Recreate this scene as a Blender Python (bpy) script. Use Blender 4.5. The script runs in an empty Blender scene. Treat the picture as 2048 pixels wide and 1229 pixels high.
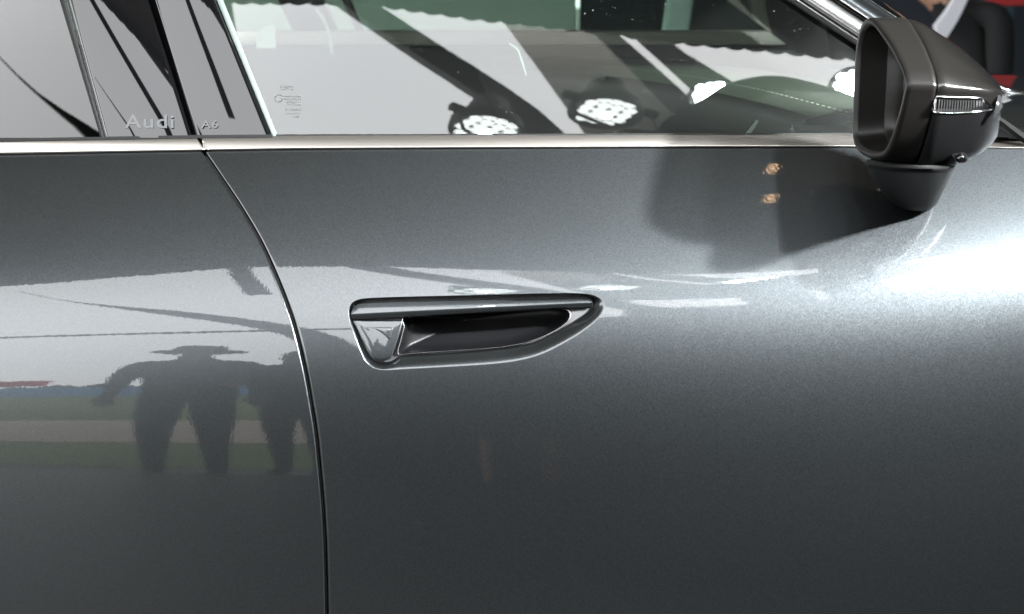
import bpy, bmesh, math, random
import numpy as np
from math import sin, cos, tan, radians, degrees, atan, atan2, pi, sqrt
from mathutils import Vector, Matrix
from mathutils.geometry import delaunay_2d_cdt

random.seed(7); np.random.seed(7)
SC = bpy.context.scene
COL = SC.collection

# ------------------------------------------------------------------ camera
F = 2974.0            # focal length in pixels of the 2048 px wide photograph
D = 1.6
PITCH = atan(614.5 / F)
def vray(x, y):
    a = (x - 1024) / F; b = (614.5 - y) / F
    c, s = cos(PITCH), sin(PITCH)
    return np.array([a, c + b * s, -s + b * c])
_v = vray(1024, 290)
ZC = 0.97 - _v[2] / _v[1] * (D + 0.10)
CAM = np.array([0, -D, ZC])
def at(x, y, Y):
    v = vray(x, y); return CAM + v * ((Y - CAM[1]) / v[1])

cam = bpy.data.cameras.new('camera'); cam_o = bpy.data.objects.new('camera', cam); COL.objects.link(cam_o)
cam_o.location = CAM; cam_o.rotation_euler = (pi / 2 - PITCH, 0, 0)
cam.sensor_width = 36; cam.lens = 36 * F / 2048
cam.clip_start = 0.05; cam.clip_end = 500
cam.dof.use_dof = True; cam.dof.focus_distance = 1.63; cam.dof.aperture_fstop = 8.0
SC.camera = cam_o

# ------------------------------------------------------------------ overcast sky, exposure
w = bpy.data.worlds.new('World'); SC.world = w; w.use_nodes = True
nt = w.node_tree; nt.nodes.clear()
wo = nt.nodes.new('ShaderNodeOutputWorld'); bg = nt.nodes.new('ShaderNodeBackground')
tc = nt.nodes.new('ShaderNodeTexCoord'); nz = nt.nodes.new('ShaderNodeTexNoise'); rp = nt.nodes.new('ShaderNodeValToRGB')
nz.inputs['Scale'].default_value = 1.6; nz.inputs['Detail'].default_value = 3
rp.color_ramp.elements[0].position = 0.3; rp.color_ramp.elements[0].color = (0.90, 0.93, 0.96, 1)
rp.color_ramp.elements[1].position = 0.7; rp.color_ramp.elements[1].color = (1.0, 1.0, 1.0, 1)
nt.links.new(tc.outputs['Generated'], nz.inputs['Vector']); nt.links.new(nz.outputs['Fac'], rp.inputs['Fac'])
nt.links.new(rp.outputs['Color'], bg.inputs['Color']); bg.inputs['Strength'].default_value = 8.8
nt.links.new(bg.outputs[0], wo.inputs[0])
SC.view_settings.view_transform = 'Standard'; SC.view_settings.look = 'None'
SC.view_settings.exposure = 0; SC.view_settings.gamma = 1
SC.cycles.use_denoising = True
SC.cycles.max_bounces = 10; SC.cycles.transparent_max_bounces = 16
SC.cycles.caustics_reflective = False; SC.cycles.caustics_refractive = False
SC.cycles.sample_clamp_indirect = 8

# ------------------------------------------------------------------ helpers
def mesh_obj(name, verts, faces, mat=None, parent=None, smooth=True, normals=None, mats=None, fmat=None):
    me = bpy.data.meshes.new(name)
    me.from_pydata([tuple(map(float, v)) for v in verts], [], [tuple(map(int, f)) for f in faces])
    me.update()
    if smooth: me.polygons.foreach_set('use_smooth', [True] * len(me.polygons))
    for m in (mats or ([mat] if mat else [])): me.materials.append(m)
    if fmat is not None: me.polygons.foreach_set('material_index', fmat)
    if normals is not None:
        me.normals_split_custom_set_from_vertices([tuple(map(float, n)) for n in normals])
    o = bpy.data.objects.new(name, me); COL.objects.link(o)
    if parent: o.parent = parent
    return o

def bm_obj(name, bm, mat, parent=None, smooth=False, mats=None):
    me = bpy.data.meshes.new(name); bm.normal_update(); bm.to_mesh(me); bm.free()
    if smooth: me.polygons.foreach_set('use_smooth', [True] * len(me.polygons))
    for m in (mats or [mat]): me.materials.append(m)
    o = bpy.data.objects.new(name, me); COL.objects.link(o)
    if parent: o.parent = parent
    return o

def tag(o, label=None, cat=None, group=None, kind=None):
    if label: o['label'] = label
    if cat: o['category'] = cat
    if group: o['group'] = group
    if kind: o['kind'] = kind
    return o

def empty(name, loc=(0, 0, 0)):
    o = bpy.data.objects.new(name, None); COL.objects.link(o); o.location = loc; o.empty_display_size = 0.1
    return o

def grid_faces(nu, nv, closeu=False, closev=False, flip=False):
    f = []
    for i in range(nu if closeu else nu - 1):
        for j in range(nv if closev else nv - 1):
            a = i * nv + j; b = ((i + 1) % nu) * nv + j
            c = ((i + 1) % nu) * nv + (j + 1) % nv; d = i * nv + (j + 1) % nv
            f.append((a, d, c, b) if flip else (a, b, c, d))
    return f

def catmull(pts, n, closed=False):
    """smooth curve through points, resampled evenly to n points"""
    P = np.array(pts, float); m = len(P); out = []
    segs = m if closed else m - 1
    for i in range(segs):
        if closed: p0, p1, p2, p3 = P[(i - 1) % m], P[i], P[(i + 1) % m], P[(i + 2) % m]
        else: p0, p1, p2, p3 = P[max(i - 1, 0)], P[i], P[i + 1], P[min(i + 2, m - 1)]
        for t in np.linspace(0, 1, 24, endpoint=False):
            out.append(0.5 * ((2 * p1) + (-p0 + p2) * t + (2 * p0 - 5 * p1 + 4 * p2 - p3) * t * t + (-p0 + 3 * p1 - 3 * p2 + p3) * t ** 3))
    out.append(P[0] if closed else P[-1])
    return resample(np.array(out), n, closed)

def resample(Q, n, closed=False):
    d = np.r_[0, np.cumsum(np.linalg.norm(np.diff(Q, axis=0), axis=1))]
    s = np.linspace(0, d[-1], n + 1)[:-1] if closed else np.linspace(0, d[-1], n)
    return np.stack([np.interp(s, d, Q[:, k]) for k in range(Q.shape[1])], 1)

def box_bm(bm, c, s, rot=None, bevel=0):
    r = bmesh.ops.create_cube(bm, size=1); vs = r['verts']
    bmesh.ops.scale(bm, vec=s, verts=vs)
    if bevel:
        es = list({e for v in vs for e in v.link_edges})
        r2 = bmesh.ops.bevel(bm, geom=es, offset=bevel, segments=2, affect='EDGES', profile=0.6)
        vs = list({v for f in r2['faces'] for v in f.verts} | {v for v in vs if v.is_valid})
    if rot is not None: bmesh.ops.rotate(bm, cent=(0, 0, 0), matrix=rot, verts=vs)
    bmesh.ops.translate(bm, vec=c, verts=vs)
    return vs

def tube(name, pts, rad, mat, parent=None, seg=12, caps=True):
    """round tube along a list of 3D points, rad a number or list"""
    P = [Vector(p) for p in pts]; n = len(P)
    R = rad if hasattr(rad, '__len__') else [rad] * n
    vs, fs = [], []
    up = Vector((0, 0, 1))
    for i in range(n):
        t = (P[min(i + 1, n - 1)] - P[max(i - 1, 0)]).normalized()
        u = up if abs(t.dot(up)) < 0.95 else Vector((1, 0, 0))
        a = t.cross(u).normalized(); b = t.cross(a)
        for k in range(seg):
            q = 2 * pi * k / seg; vs.append(P[i] + (a * cos(q) + b * sin(q)) * R[i])
    fs = grid_faces(n, seg, closev=True)
    if caps: fs += [tuple(range(seg)), tuple(range((n - 1) * seg + seg - 1, (n - 1) * seg - 1, -1))]
    return mesh_obj(name, vs, fs, mat, parent)

# ------------------------------------------------------------------ materials
def mat_new(name):
    m = bpy.data.materials.new(name); m.use_nodes = True
    nt = m.node_tree; b = nt.nodes['Principled BSDF']
    return m, nt, b

def simple(name, col, rough=0.5, metal=0.0, coat=0.0, spec=0.5, var=0.06, bump=0.0, scale=60.0, coat_rough=0.03):
    m, nt, b = mat_new(name)
    tc = nt.nodes.new('ShaderNodeTexCoord'); nz = nt.nodes.new('ShaderNodeTexNoise')
    nz.inputs['Scale'].default_value = scale; nz.inputs['Detail'].default_value = 4
    nt.links.new(tc.outputs['Object'], nz.inputs['Vector'])
    mx = nt.nodes.new('ShaderNodeMix'); mx.data_type = 'RGBA'
    mx.inputs['A'].default_value = (*[c * (1 - var) for c in col], 1); mx.inputs['B'].default_value = (*[min(1, c * (1 + var)) for c in col], 1)
    nt.links.new(nz.outputs['Fac'], mx.inputs['Factor']); nt.links.new(mx.outputs['Result'], b.inputs['Base Color'])
    b.inputs['Roughness'].default_value = rough; b.inputs['Metallic'].default_value = metal
    b.inputs['Coat Weight'].default_value = coat; b.inputs['Coat Roughness'].default_value = coat_rough
    b.inputs['Specular IOR Level'].default_value = spec
    if bump:
        bp = nt.nodes.new('ShaderNodeBump'); bp.inputs['Strength'].default_value = bump; bp.inputs['Distance'].default_value = 0.001
        n2 = nt.nodes.new('ShaderNodeTexNoise'); n2.inputs['Scale'].default_value = scale * 12; n2.inputs['Detail'].default_value = 3
        nt.links.new(tc.outputs['Object'], n2.inputs['Vector']); nt.links.new(n2.outputs['Fac'], bp.inputs['Height'])
        nt.links.new(bp.outputs['Normal'], b.inputs['Normal'])
    return m

def car_paint():
    m, nt, b = mat_new('metallic_grey_paint')
    L = nt.links
    tc = nt.nodes.new('ShaderNodeTexCoord')
    vo = nt.nodes.new('ShaderNodeTexVoronoi'); vo.inputs['Scale'].default_value = 1500
    L.new(tc.outputs['Object'], vo.inputs['Vector'])
    # flake tilt: random vector per cell added to the shading normal of the base layer
    geo = nt.nodes.new('ShaderNodeNewGeometry')
    sub = nt.nodes.new('ShaderNodeVectorMath'); sub.operation = 'SUBTRACT'; sub.inputs[1].default_value = (0.5, 0.5, 0.5)
    L.new(vo.outputs['Color'], sub.inputs[0])
    scl = nt.nodes.new('ShaderNodeVectorMath'); scl.operation = 'SCALE'; scl.inputs['Scale'].default_value = 0.075
    L.new(sub.outputs[0], scl.inputs[0])
    add = nt.nodes.new('ShaderNodeVectorMath'); add.operation = 'ADD'
    L.new(geo.outputs['Normal'], add.inputs[0]); L.new(scl.outputs[0], add.inputs[1])
    nrm = nt.nodes.new('ShaderNodeVectorMath'); nrm.operation = 'NORMALIZE'; L.new(add.outputs[0], nrm.inputs[0])
    L.new(nrm.outputs[0], b.inputs['Normal'])
    mp = nt.nodes.new('ShaderNodeMapRange'); mp.inputs['To Min'].default_value = 0.8; mp.inputs['To Max'].default_value = 1.22
    sep = nt.nodes.new('ShaderNodeSeparateColor'); L.new(vo.outputs['Color'], sep.inputs[0]); L.new(sep.outputs[0], mp.inputs['Value'])
    col = nt.nodes.new('ShaderNodeVectorMath'); col.operation = 'SCALE'; col.inputs[0].default_value = PAINT
    L.new(mp.outputs[0], col.inputs['Scale']); L.new(col.outputs[0], b.inputs['Base Color'])
    b.inputs['Metallic'].default_value = 1.0
    b.inputs['Roughness'].default_value = 0.39
    b.inputs['Coat Weight'].default_value = 1.0; b.inputs['Coat Roughness'].default_value = 0.0; b.inputs['Coat IOR'].default_value = 1.5
    # orange peel of the clear coat
    nz = nt.nodes.new('ShaderNodeTexNoise'); nz.inputs['Scale'].default_value = 300; nz.inputs['Detail'].default_value = 1.5
    L.new(tc.outputs['Object'], nz.inputs['Vector'])
    bp = nt.nodes.new('ShaderNodeBump'); bp.inputs['Strength'].default_value = 0.022; bp.inputs['Distance'].default_value = 0.0006
    L.new(nz.outputs['Fac'], bp.inputs['Height']); L.new(bp.outputs['Normal'], b.inputs['Coat Normal'])
    return m
PAINT = (0.0400, 0.0440, 0.0465)

def glass(name, tint, dust=0.0, refl=2.0, haze=0.0):
    """one sheet stands for a 4 mm pane: tinted see-through plus the mirror reflection of both faces"""
    m = bpy.data.materials.new(name); m.use_nodes = True; nt = m.node_tree; nt.nodes.clear(); L = nt.links
    out = nt.nodes.new('ShaderNodeOutputMaterial')
    tr = nt.nodes.new('ShaderNodeBsdfTransparent'); tr.inputs['Color'].default_value = (*tint, 1)
    gl = nt.nodes.new('ShaderNodeBsdfGlossy'); gl.inputs['Roughness'].default_value = 0.0
    fr = nt.nodes.new('ShaderNodeFresnel'); fr.inputs['IOR'].default_value = 1.5
    mu = nt.nodes.new('ShaderNodeMath'); mu.operation = 'MULTIPLY'; mu.inputs[1].default_value = refl; mu.use_clamp = True
    L.new(fr.outputs[0], mu.inputs[0])
    mx = nt.nodes.new('ShaderNodeMixShader'); L.new(mu.outputs[0], mx.inputs[0]); L.new(tr.outputs[0], mx.inputs[1]); L.new(gl.outputs[0], mx.inputs[2])
    last = mx
    if haze:   # a thin film of grime scatters lamp light round the reflection
        g2 = nt.nodes.new('ShaderNodeBsdfGlossy'); g2.inputs['Roughness'].default_value = 0.22
        m2 = nt.nodes.new('ShaderNodeMixShader'); m2.inputs[0].default_value = haze
        L.new(last.outputs[0], m2.inputs[1]); L.new(g2.outputs[0], m2.inputs[2]); last = m2
    if dust:
        tc = nt.nodes.new('ShaderNodeTexCoord')
        vo = nt.nodes.new('ShaderNodeTexVoronoi'); vo.inputs['Scale'].default_value = 300
        L.new(tc.outputs['Object'], vo.inputs['Vector'])
        sep = nt.nodes.new('ShaderNodeSeparateColor'); L.new(vo.outputs['Color'], sep.inputs[0])
        lim = nt.nodes.new('ShaderNodeMath'); lim.operation = 'MULTIPLY'; lim.inputs[1].default_value = 0.18
        p3 = nt.nodes.new('ShaderNodeMath'); p3.operation = 'POWER'; p3.inputs[1].default_value = 5; L.new(sep.outputs[0], p3.inputs[0])
        L.new(p3.outputs[0], lim.inputs[0])
        lt = nt.nodes.new('ShaderNodeMath'); lt.operation = 'LESS_THAN'; L.new(vo.outputs['Distance'], lt.inputs[0]); L.new(lim.outputs[0], lt.inputs[1])
        md = nt.nodes.new('ShaderNodeMath'); md.operation = 'MULTIPLY'; md.inputs[1].default_value = dust; L.new(lt.outputs[0], md.inputs[0])
        df = nt.nodes.new('ShaderNodeBsdfDiffuse'); df.inputs['Color'].default_value = (0.75, 0.78, 0.8, 1)
        m3 = nt.nodes.new('ShaderNodeMixShader'); L.new(md.outputs[0], m3.inputs[0]); L.new(last.outputs[0], m3.inputs[1]); L.new(df.outputs[0], m3.inputs[2]); last = m3
    L.new(last.outputs[0], out.inputs['Surface'])
    return m

def emit(name, col, s):
    m = bpy.data.materials.new(name); m.use_nodes = True; nt = m.node_tree; nt.nodes.clear()
    o = nt.nodes.new('ShaderNodeOutputMaterial'); e = nt.nodes.new('ShaderNodeEmission')
    e.inputs['Color'].default_value = (*col, 1); e.inputs['Strength'].default_value = s
    nt.links.new(e.outputs[0], o.inputs[0]); return m

def brushed(name, col, rough):
    m = simple(name, col, rough=rough, metal=1.0, var=0.02)
    return m

M = {}
M['paint'] = car_paint()
M['alu'] = brushed('satin_aluminium', (0.34, 0.32, 0.295), 0.36)
M['alu_lit'] = brushed('lit_aluminium', (0.8, 0.8, 0.8), 0.25)  # aluminium with the lamp reflection lightened into its colour
M['void'] = simple('black_gap', (0.003, 0.003, 0.003), rough=0.9, spec=0.05)
M['lip'] = simple('dark_gloss_lip', (0.006, 0.006, 0.006), rough=0.4, spec=0.2)
M['rib'] = simple('clear_rib', (0.5, 0.5, 0.5), rough=0.15, metal=0.6)
M['chrome'] = brushed('bright_metal', (0.85, 0.85, 0.85), 0.08)
M['piano'] = simple('gloss_black_pillar', (0.0015, 0.0015, 0.0017), rough=0.02, spec=0.5, var=0.0)
M['rubber'] = simple('black_rubber', (0.007, 0.007, 0.007), rough=0.6, spec=0.12, bump=0.1)
M['seal'] = simple('grey_door_seal', (0.06, 0.058, 0.055), rough=0.5)
M['dark'] = simple('dark_plastic', (0.02, 0.02, 0.021), rough=0.42, bump=0.15)
M['pocket'] = simple('black_pocket_plastic', (0.0025, 0.0025, 0.0028), rough=0.4, spec=0.12, bump=0.1)
M['housing'] = simple('mirror_grey_plastic', (0.0050, 0.0046, 0.0042), rough=0.34, spec=0.18, bump=0.12)
M['housing_dark'] = simple('mirror_dark_plastic', (0.0028, 0.0028, 0.0030), rough=0.42, spec=0.18, bump=0.15)
M['foot'] = simple('shaded_foot_plastic', (0.002, 0.002, 0.0021), rough=0.6, spec=0.06, bump=0.1)  # dark plastic darkened further for the shade under the mirror head
M['cap'] = simple('mirror_cap_gloss', (0.0045, 0.0042, 0.0038), rough=0.3, spec=0.2, coat=0.9)
M['mirror'] = simple('mirror_silver', (0.86, 0.9, 0.88), rough=0.01, metal=1.0, var=0.0)
M['lens'] = glass('clear_lens', (0.9, 0.9, 0.9), refl=0.8)
M['front_glass'] = glass('front_window_glass', (0.60, 0.70, 0.63), dust=0.09, haze=0.0022)
M['rear_glass'] = glass('dark_window_glass', (0.03, 0.03, 0.03), refl=1.25)
M['wind_glass'] = glass('windshield_glass', (0.62, 0.70, 0.65), refl=2.0)
M['glass_edge'] = simple('pale_glass_edge', (0.085, 0.105, 0.097), rough=0.35)
M['letter'] = simple('etched_letter', (0.018, 0.0186, 0.0195), rough=0.1, var=0.0)
M['etch'] = simple('faint_etching', (0.05, 0.053, 0.051), rough=0.8, var=0.0, spec=0.1)
M['leather'] = simple('dash_leather', (0.042, 0.046, 0.037), rough=0.7, spec=0.2, bump=0.5, scale=90)
M['leather_dark'] = simple('dark_trim', (0.008, 0.008, 0.0076), rough=0.55, bump=0.3)
M['thread'] = simple('pale_thread', (0.35, 0.36, 0.32), rough=0.8)
M['pale_accent'] = simple('pale_accent', (0.13, 0.15, 0.135), rough=0.8)
M['liner'] = simple('headliner', (0.20, 0.19, 0.17), rough=0.9)

# ------------------------------------------------------------------ shape of the body side
TH = [(250, 41), (300, 39.5), (400, 37.6), (480, 35.7), (520, 34.0), (560, 31), (612, 25), (650, 19.5), (705, 13.2), (770, 7.4),
      (850, 3.6), (900, 2), (1000, 0), (1150, -2), (1229, -3), (1500, -6)]
yy = np.arange(200, 1500, 2.0); tt = np.interp(yy, [a for a, _ in TH], [b for _, b in TH])
kk = np.hanning(61); kk /= kk.sum(); tt = np.convolve(np.pad(tt, 30, 'edge'), kk, 'valid')
def build_profile():
    out = []
    for dr in (1, -1):
        y = 700.0; P = at(1024, y, 0)[1:]
        if dr == 1: out.append((y, P[0], P[1], np.interp(y, yy, tt)))
        while 205 < y < 1490:
            y2 = y + dr; th = radians(np.interp((y + y2) / 2, yy, tt)); t = (sin(th), cos(th)); r = vray(1024, y2)[1:]
            b0, b1 = CAM[1] - P[0], CAM[2] - P[1]
            det = -t[0] * r[1] + t[1] * r[0]
            s = (-b0 * r[1] + b1 * r[0]) / det
            P = np.array([P[0] + s * t[0], P[1] + s * t[1]]); y = y2
            out.append((y, P[0], P[1], np.interp(y, yy, tt)))
    return np.array(sorted(out))
PR = build_profile()
PZ, PY, PT = PR[::-1, 2].copy(), PR[::-1, 1].copy(), np.radians(PR[::-1, 3])
X0, RX = 0.05, 8.0
def sh(x): return 0.22 * max(0.0, x - 0.15) ** 2 - 0.045 * max(0.0, -0.05 - x) ** 2
def dsh(x): return 0.44 * max(0.0, x - 0.15) + 0.09 * max(0.0, -0.05 - x)
def surfY(x, z): return float(np.interp(z - sh(x), PZ, PY)) + (x - X0) ** 2 / (2 * RX)
def surfN(x, z):
    t = tan(float(np.interp(z - sh(x), PZ, PT)))
    n = np.array([(x - X0) / RX - t * dsh(x), -1.0, t]); return n / np.linalg.norm(n)
def pp(px, py, off=0.0):
    """point on the body side (off metres inside it) that the photograph shows at this pixel"""
    Y = 0.05
    for _ in range(14):
        P = at(px, py, Y); Y = surfY(P[0], P[2]) + off
    return at(px, py, Y)
WT, WR = 23.0, 3.5
WYB = float(np.interp(300, PR[:, 0], PR[:, 1])) + 0.010
WZB = at(1024, 268, WYB)[2]
def winY(x, z):
    h = z - WZB
    return WYB + h * tan(radians(WT) + h / WR / 2) + (x - X0) ** 2 / (2 * RX)
def winN(x, z):
    h = z - WZB
    n = np.array([(x - X0) / RX, -1, tan(radians(WT) + h / WR)]); return n / np.linalg.norm(n)
def wp(px, py, off=0.0):
    Y = WYB
    for _ in range(14):
        P = at(px, py, Y); Y = winY(P[0], P[2]) + off
    return at(px, py, Y)

car = tag(empty('car', (0, 0, 0)), 'dark grey metallic car with recessed door handle, seen from its side', 'car')

# ------------------------------------------------------------------ setting: floor, field, canopy
M['carpet'] = simple('grey_stage_floor', (0.02, 0.02, 0.02), rough=0.6, scale=3, var=0.2)
M['asphalt'] = simple('asphalt', (0.06, 0.059, 0.057), rough=0.85, scale=2, var=0.25)
M['grass'] = simple('grass', (0.06, 0.085, 0.02), rough=0.95, scale=1.2, var=0.3)
M['path'] = simple('dirt_path', (0.24, 0.20, 0.17), rough=0.9, scale=1.5, var=0.15)
M['canopy'] = simple('canopy_cloth', (0.60, 0.565, 0.52), rough=0.9, scale=1.0)
M['valance'] = simple('dark_valance_cloth', (0.02, 0.024, 0.024), rough=0.9)
M['steel'] = simple('dark_strut', (0.016, 0.018, 0.02), rough=0.55)
M['drape'] = simple('grey_drape', (0.5, 0.48, 0.44), rough=0.95, scale=2)
M['drape_dark'] = simple('charcoal_drape', (0.05, 0.05, 0.052), rough=0.95, scale=2)
M['bluefence'] = simple('blue_hoarding', (0.10, 0.22, 0.42), rough=0.6, scale=0.5)
M['hedge'] = simple('hedge_leaf', (0.035, 0.05, 0.025), rough=0.95, scale=3, var=0.5)
M['red'] = simple('red_cloth', (0.45, 0.03, 0.03), rough=0.8)

def sheet(name, x0, x1, y0, y1, z, mat, n=2):
    xs = np.linspace(x0, x1, n); ys = np.linspace(y0, y1, n)
    vs = [(x, y, z) for x in xs for y in ys]
    return mesh_obj(name, vs, grid_faces(n, n), mat, smooth=False)
GZ = -0.16
tag(sheet('ground', -250, 250, -250, 250, GZ, M['asphalt']), kind='structure')
tag(sheet('grass_field', -200, 30, -220, -2.75, GZ + 0.004, M['grass']), kind='structure')
tag(sheet('dirt_path', -200, 30, -5.9, -3.7, GZ + 0.008, M['path']), kind='structure')
bm = bmesh.new(); box_bm(bm, (0.5, 2.1, GZ / 2 + 0.002), (16, 8.4, -GZ), bevel=0.01)
tag(bm_obj('stage_floor', bm, M['carpet']), kind='structure')

def extrude_poly(name, pts, vec, mat, parent=None):
    """flat polygon of 3D points given a thickness"""
    n = len(pts); A = [np.array(p, float) for p in pts]; B = [p + np.array(vec) for p in A]
    fs = [tuple(range(n)), tuple(range(2 * n - 1, n - 1, -1))] + [(i, n + i, n + (i + 1) % n, (i + 1) % n) for i in range(n)]
    return mesh_obj(name, A + B, fs, mat, parent, smooth=False)

# canopy roof with a scalloped valance along its front edge
def edge_z(x): return float(np.interp(x, [-3.2, -2.2, -1.3, -0.66, -0.2, 0.7, 1.3, 2.2, 3.2], [3.3, 3.5, 3.90, 3.84, 3.70, 3.50, 3.42, 3.36, 3.33]))
def edge_y(x): return -2.0
canopy = tag(empty('canopy', (0, -2, GZ)), 'large grey cloth canopy roof over the car with scalloped dark edge', 'canopy')
n = 40; xs = np.linspace(-9, 9, n)
vs = []; 
for x in xs: vs += [(x, edge_y(x), edge_z(0) + 0.35), (x, 2.0, edge_z(0) + 0.85), (x, 7.5, edge_z(0) + 0.35)]
mesh_obj('roof_cloth', [(a, b + 2, c - GZ) for a, b, c in vs], grid_faces(n, 3), M['canopy'], canopy)
val_v, val_f = [], []
per = 0.085; N = int(18 / (per / 8))
for i in range(N + 1):
    x = -9 + 18 * i / N
    zz = edge_z(x) - 0.022 * abs(sin(pi * x / per))
    for yo in (0, 0.012): val_v += [(x, edge_y(x) + yo + 2, edge_z(0) + 0.36 - GZ), (x, edge_y(x) + yo + 2, zz - GZ)]
for i in range(N):
    a = i * 4; b = a + 4
    val_f += [(a, a + 1, b + 1, b), (a + 2, b + 2, b + 3, a + 3), (a + 1, a + 3, b + 3, b + 1)]
mesh_obj('valance', val_v, val_f, M['valance'], canopy, smooth=False)

def strut(name, label, pts, wid, mat, dep=0.06):
    """flat-sided steel bar along points (x, z) at Y=-2.02"""
    c = catmull(pts, 24); vs = []
    for i in range(24):
        t = c[min(i + 1, 23)] - c[max(i - 1, 0)]; t = t[:2] / np.linalg.norm(t[:2]); nrm = np.array([t[1], -t[0]])
        wd = np.interp(i / 23, np.linspace(0, 1, len(wid)), wid) / 2
        for s, yo in ((-1, 0), (1, 0), (1, -dep), (-1, -dep)):
            q = c[i][:2] + nrm * s * wd; vs.append((q[0], c[i][2] + yo, q[1]))
    fs = grid_faces(24, 4, closev=True) + [(0, 1, 2, 3), (95, 94, 93, 92)]
    return tag(mesh_obj(name, vs, fs, mat, smooth=False), label, 'strut')
strut('canopy_strut', 'dark slanting steel strut behind the left spotlight, mirrored in the front window',
      [(-0.78, 4.0, -2.06), (-0.42, 3.55, -2.06), (-0.12, 3.2, -2.06), (0.10, 2.9, -2.06), (0.55, 2.1, -2.06), (1.2, 0.8, -2.06), (1.6, GZ, -2.06)], (0.12, 0.12, 0.12, 0.12), M['steel'])
strut('tent_leg', 'dark curved tent leg mirrored as a band across the rear door paint',
      [(-2.5, 3.6, -2.3), (-2.0, 3.0, -2.3), (-1.25, 2.3, -2.3), (-0.82, 1.8, -2.3), (-0.64, 1.3, -2.3), (-0.58, 0.6, -2.3), (-0.56, GZ, -2.3)], (0.004, 0.004, 0.008, 0.05, 0.12, 0.13, 0.15, 0.18, 0.22, 0.28, 0.24, 0.14), M['steel'])
strut('cross_bar', 'thin horizontal bar mirrored left of the door gap', [(-4.5, 1.78, -2.36), (-2.6, 1.80, -2.36), (-0.9, 1.86, -2.36), (0.4, 2.06, -2.36)], (0.035, 0.035), M['steel'], 0.03)
strut('reflection_strip', 'added dark strip below the canopy edge, put there to mirror as a band in the black pillar cover',
      [(-1.36, 4.0, -1.93), (-1.23, 3.5, -1.93), (-1.11, 3.1, -1.93), (-1.02, 2.78, -1.93)], (0.10, 0.10), M['steel'])  # made-up strip, only there to mirror as a dark band
# hanging cloth panels to the right of the strut
def drape(label, poly, mat, Y, fold=0.0):
    o = extrude_poly('hanging_drape', [(x, Y, z) for x, z in poly], (0, -0.02, 0), mat)
    return tag(o, label, 'drape')
def win_hit(px, py, Y):
    P = wp(px, py); n = winN(P[0], P[2]); d = P - CAM; d /= np.linalg.norm(d); r = d - 2 * d.dot(n) * n
    q = P + r * ((Y - P[1]) / r[1]); return (q[0], q[2])
def wpoly(px, Y): return [win_hit(x, y, Y) for x, y in px]
q = wpoly([(1000, 30), (1185, 285), (1400, 285), (1150, 30)], -2.5)
drape('grey hanging cloth panel right of the slanting strut, mirrored in the front window', [q[0], q[1], (q[1][0] + 0.06, q[1][1] - 0.2), (q[2][0] + 0.06, q[2][1] - 0.2), q[2], q[3]], M['drape'], -2.5)
q = wpoly([(1150, 30), (1400, 285), (1478, 285), (1192, 30)], -2.53)
drape('charcoal hanging cloth strip just left of a slit of bright sky', [q[0], q[1], (q[1][0] + 0.02, GZ), (q[2][0], GZ), q[2], q[3]], M['drape_dark'], -2.53)
q = wpoly([(1222, 30), (1500, 285), (1580, 285), (1480, 172), (1370, 105), (1270, 30)], -2.56)
drape('charcoal hanging cloth strip just right of a slit of bright sky', [q[0], q[1], (q[1][0] + 0.03, GZ), (q[2][0], GZ), q[2], q[3], q[4], q[5]], M['drape_dark'], -2.56)
drape('low charcoal cloth partition behind the photographer', [(-0.74, GZ), (0.46, GZ), (0.46, 2.5), (0.1, 2.3), (-0.42, 1.95), (-0.56, 1.5), (-0.74, 1.28)], M['drape_dark'], -2.68)
drape('long charcoal curtain closing the right side of the canopy', [(0.42, GZ), (9, GZ), (9, 3.9), (2.2, 3.9), (1.9, 2.95), (0.9, 2.78), (0.42, 2.75)], M['drape_dark'], -2.62)
q = wpoly([(1290, 290), (1340, 232), (1400, 200), (1450, 170), (1490, 157), (1530, 151), (1570, 152), (1610, 160), (1660, 174), (1720, 200), (1790, 290)], -1.78)  # made-up black shape giving the window its dark mirrored arch
sb = tag(empty('arch_blocker', (q[5][0], -1.78, GZ)), 'added black round-topped shape that makes the dark arch mirrored in the front window', 'board')
pts_ = [tuple(p) for p in catmull([(a_, 0, b_) for a_, b_ in q], 40)]
extrude_poly('blocker_face', [(p[0] - q[5][0], 0, p[2] - GZ) for p in pts_], (0, -0.03, 0), M['valance'], sb)
for k_ in (0.4, 0.7):
    xx = q[0][0] + (q[-1][0] - q[0][0]) * k_ - q[5][0]
    tube('blocker_leg', [(xx, -0.05, 0), (xx, -0.05, q[0][1] + 0.02 - GZ)], 0.02, M['steel'], sb)

# far field
M['hedge2'] = M['hedge']
def far_wall(name, x0, x1, y, h, mat, label, cat, step=2.0):
    e = tag(empty(name, ((x0 + x1) / 2, y, GZ)), label, cat); n = int((x1 - x0) / step); me = None
    for i in range(n):
        if me is None:
            bm = bmesh.new(); box_bm(bm, (0, 0, h / 2), (step - 0.06, 0.06, h), bevel=0.02)
            p = bm_obj('panel', bm, mat, e); me = p.data
        else:
            p = bpy.data.objects.new('panel', me); COL.objects.link(p); p.parent = e
        p.location = (x0 + step * (i + 0.5) - (x0 + x1) / 2, 0, random.uniform(-0.02, 0.02))
    return e
far_wall('hoarding', -40, 10, -24, 1.15, M['bluefence'], 'low blue hoarding across the far side of the field', 'hoarding')
bm = bmesh.new()
for i in range(420):
    x = random.uniform(-70, 25); s = random.uniform(0.4, 1.0)
    r = bmesh.ops.create_icosphere(bm, subdivisions=1, radius=s)
    for v in r['verts']: v.co *= random.uniform(0.8, 1.25)
    bmesh.ops.translate(bm, vec=(x, -38 + random.uniform(-1.5, 1.5), GZ + random.uniform(0.2, 1.2)), verts=r['verts'])
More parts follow.
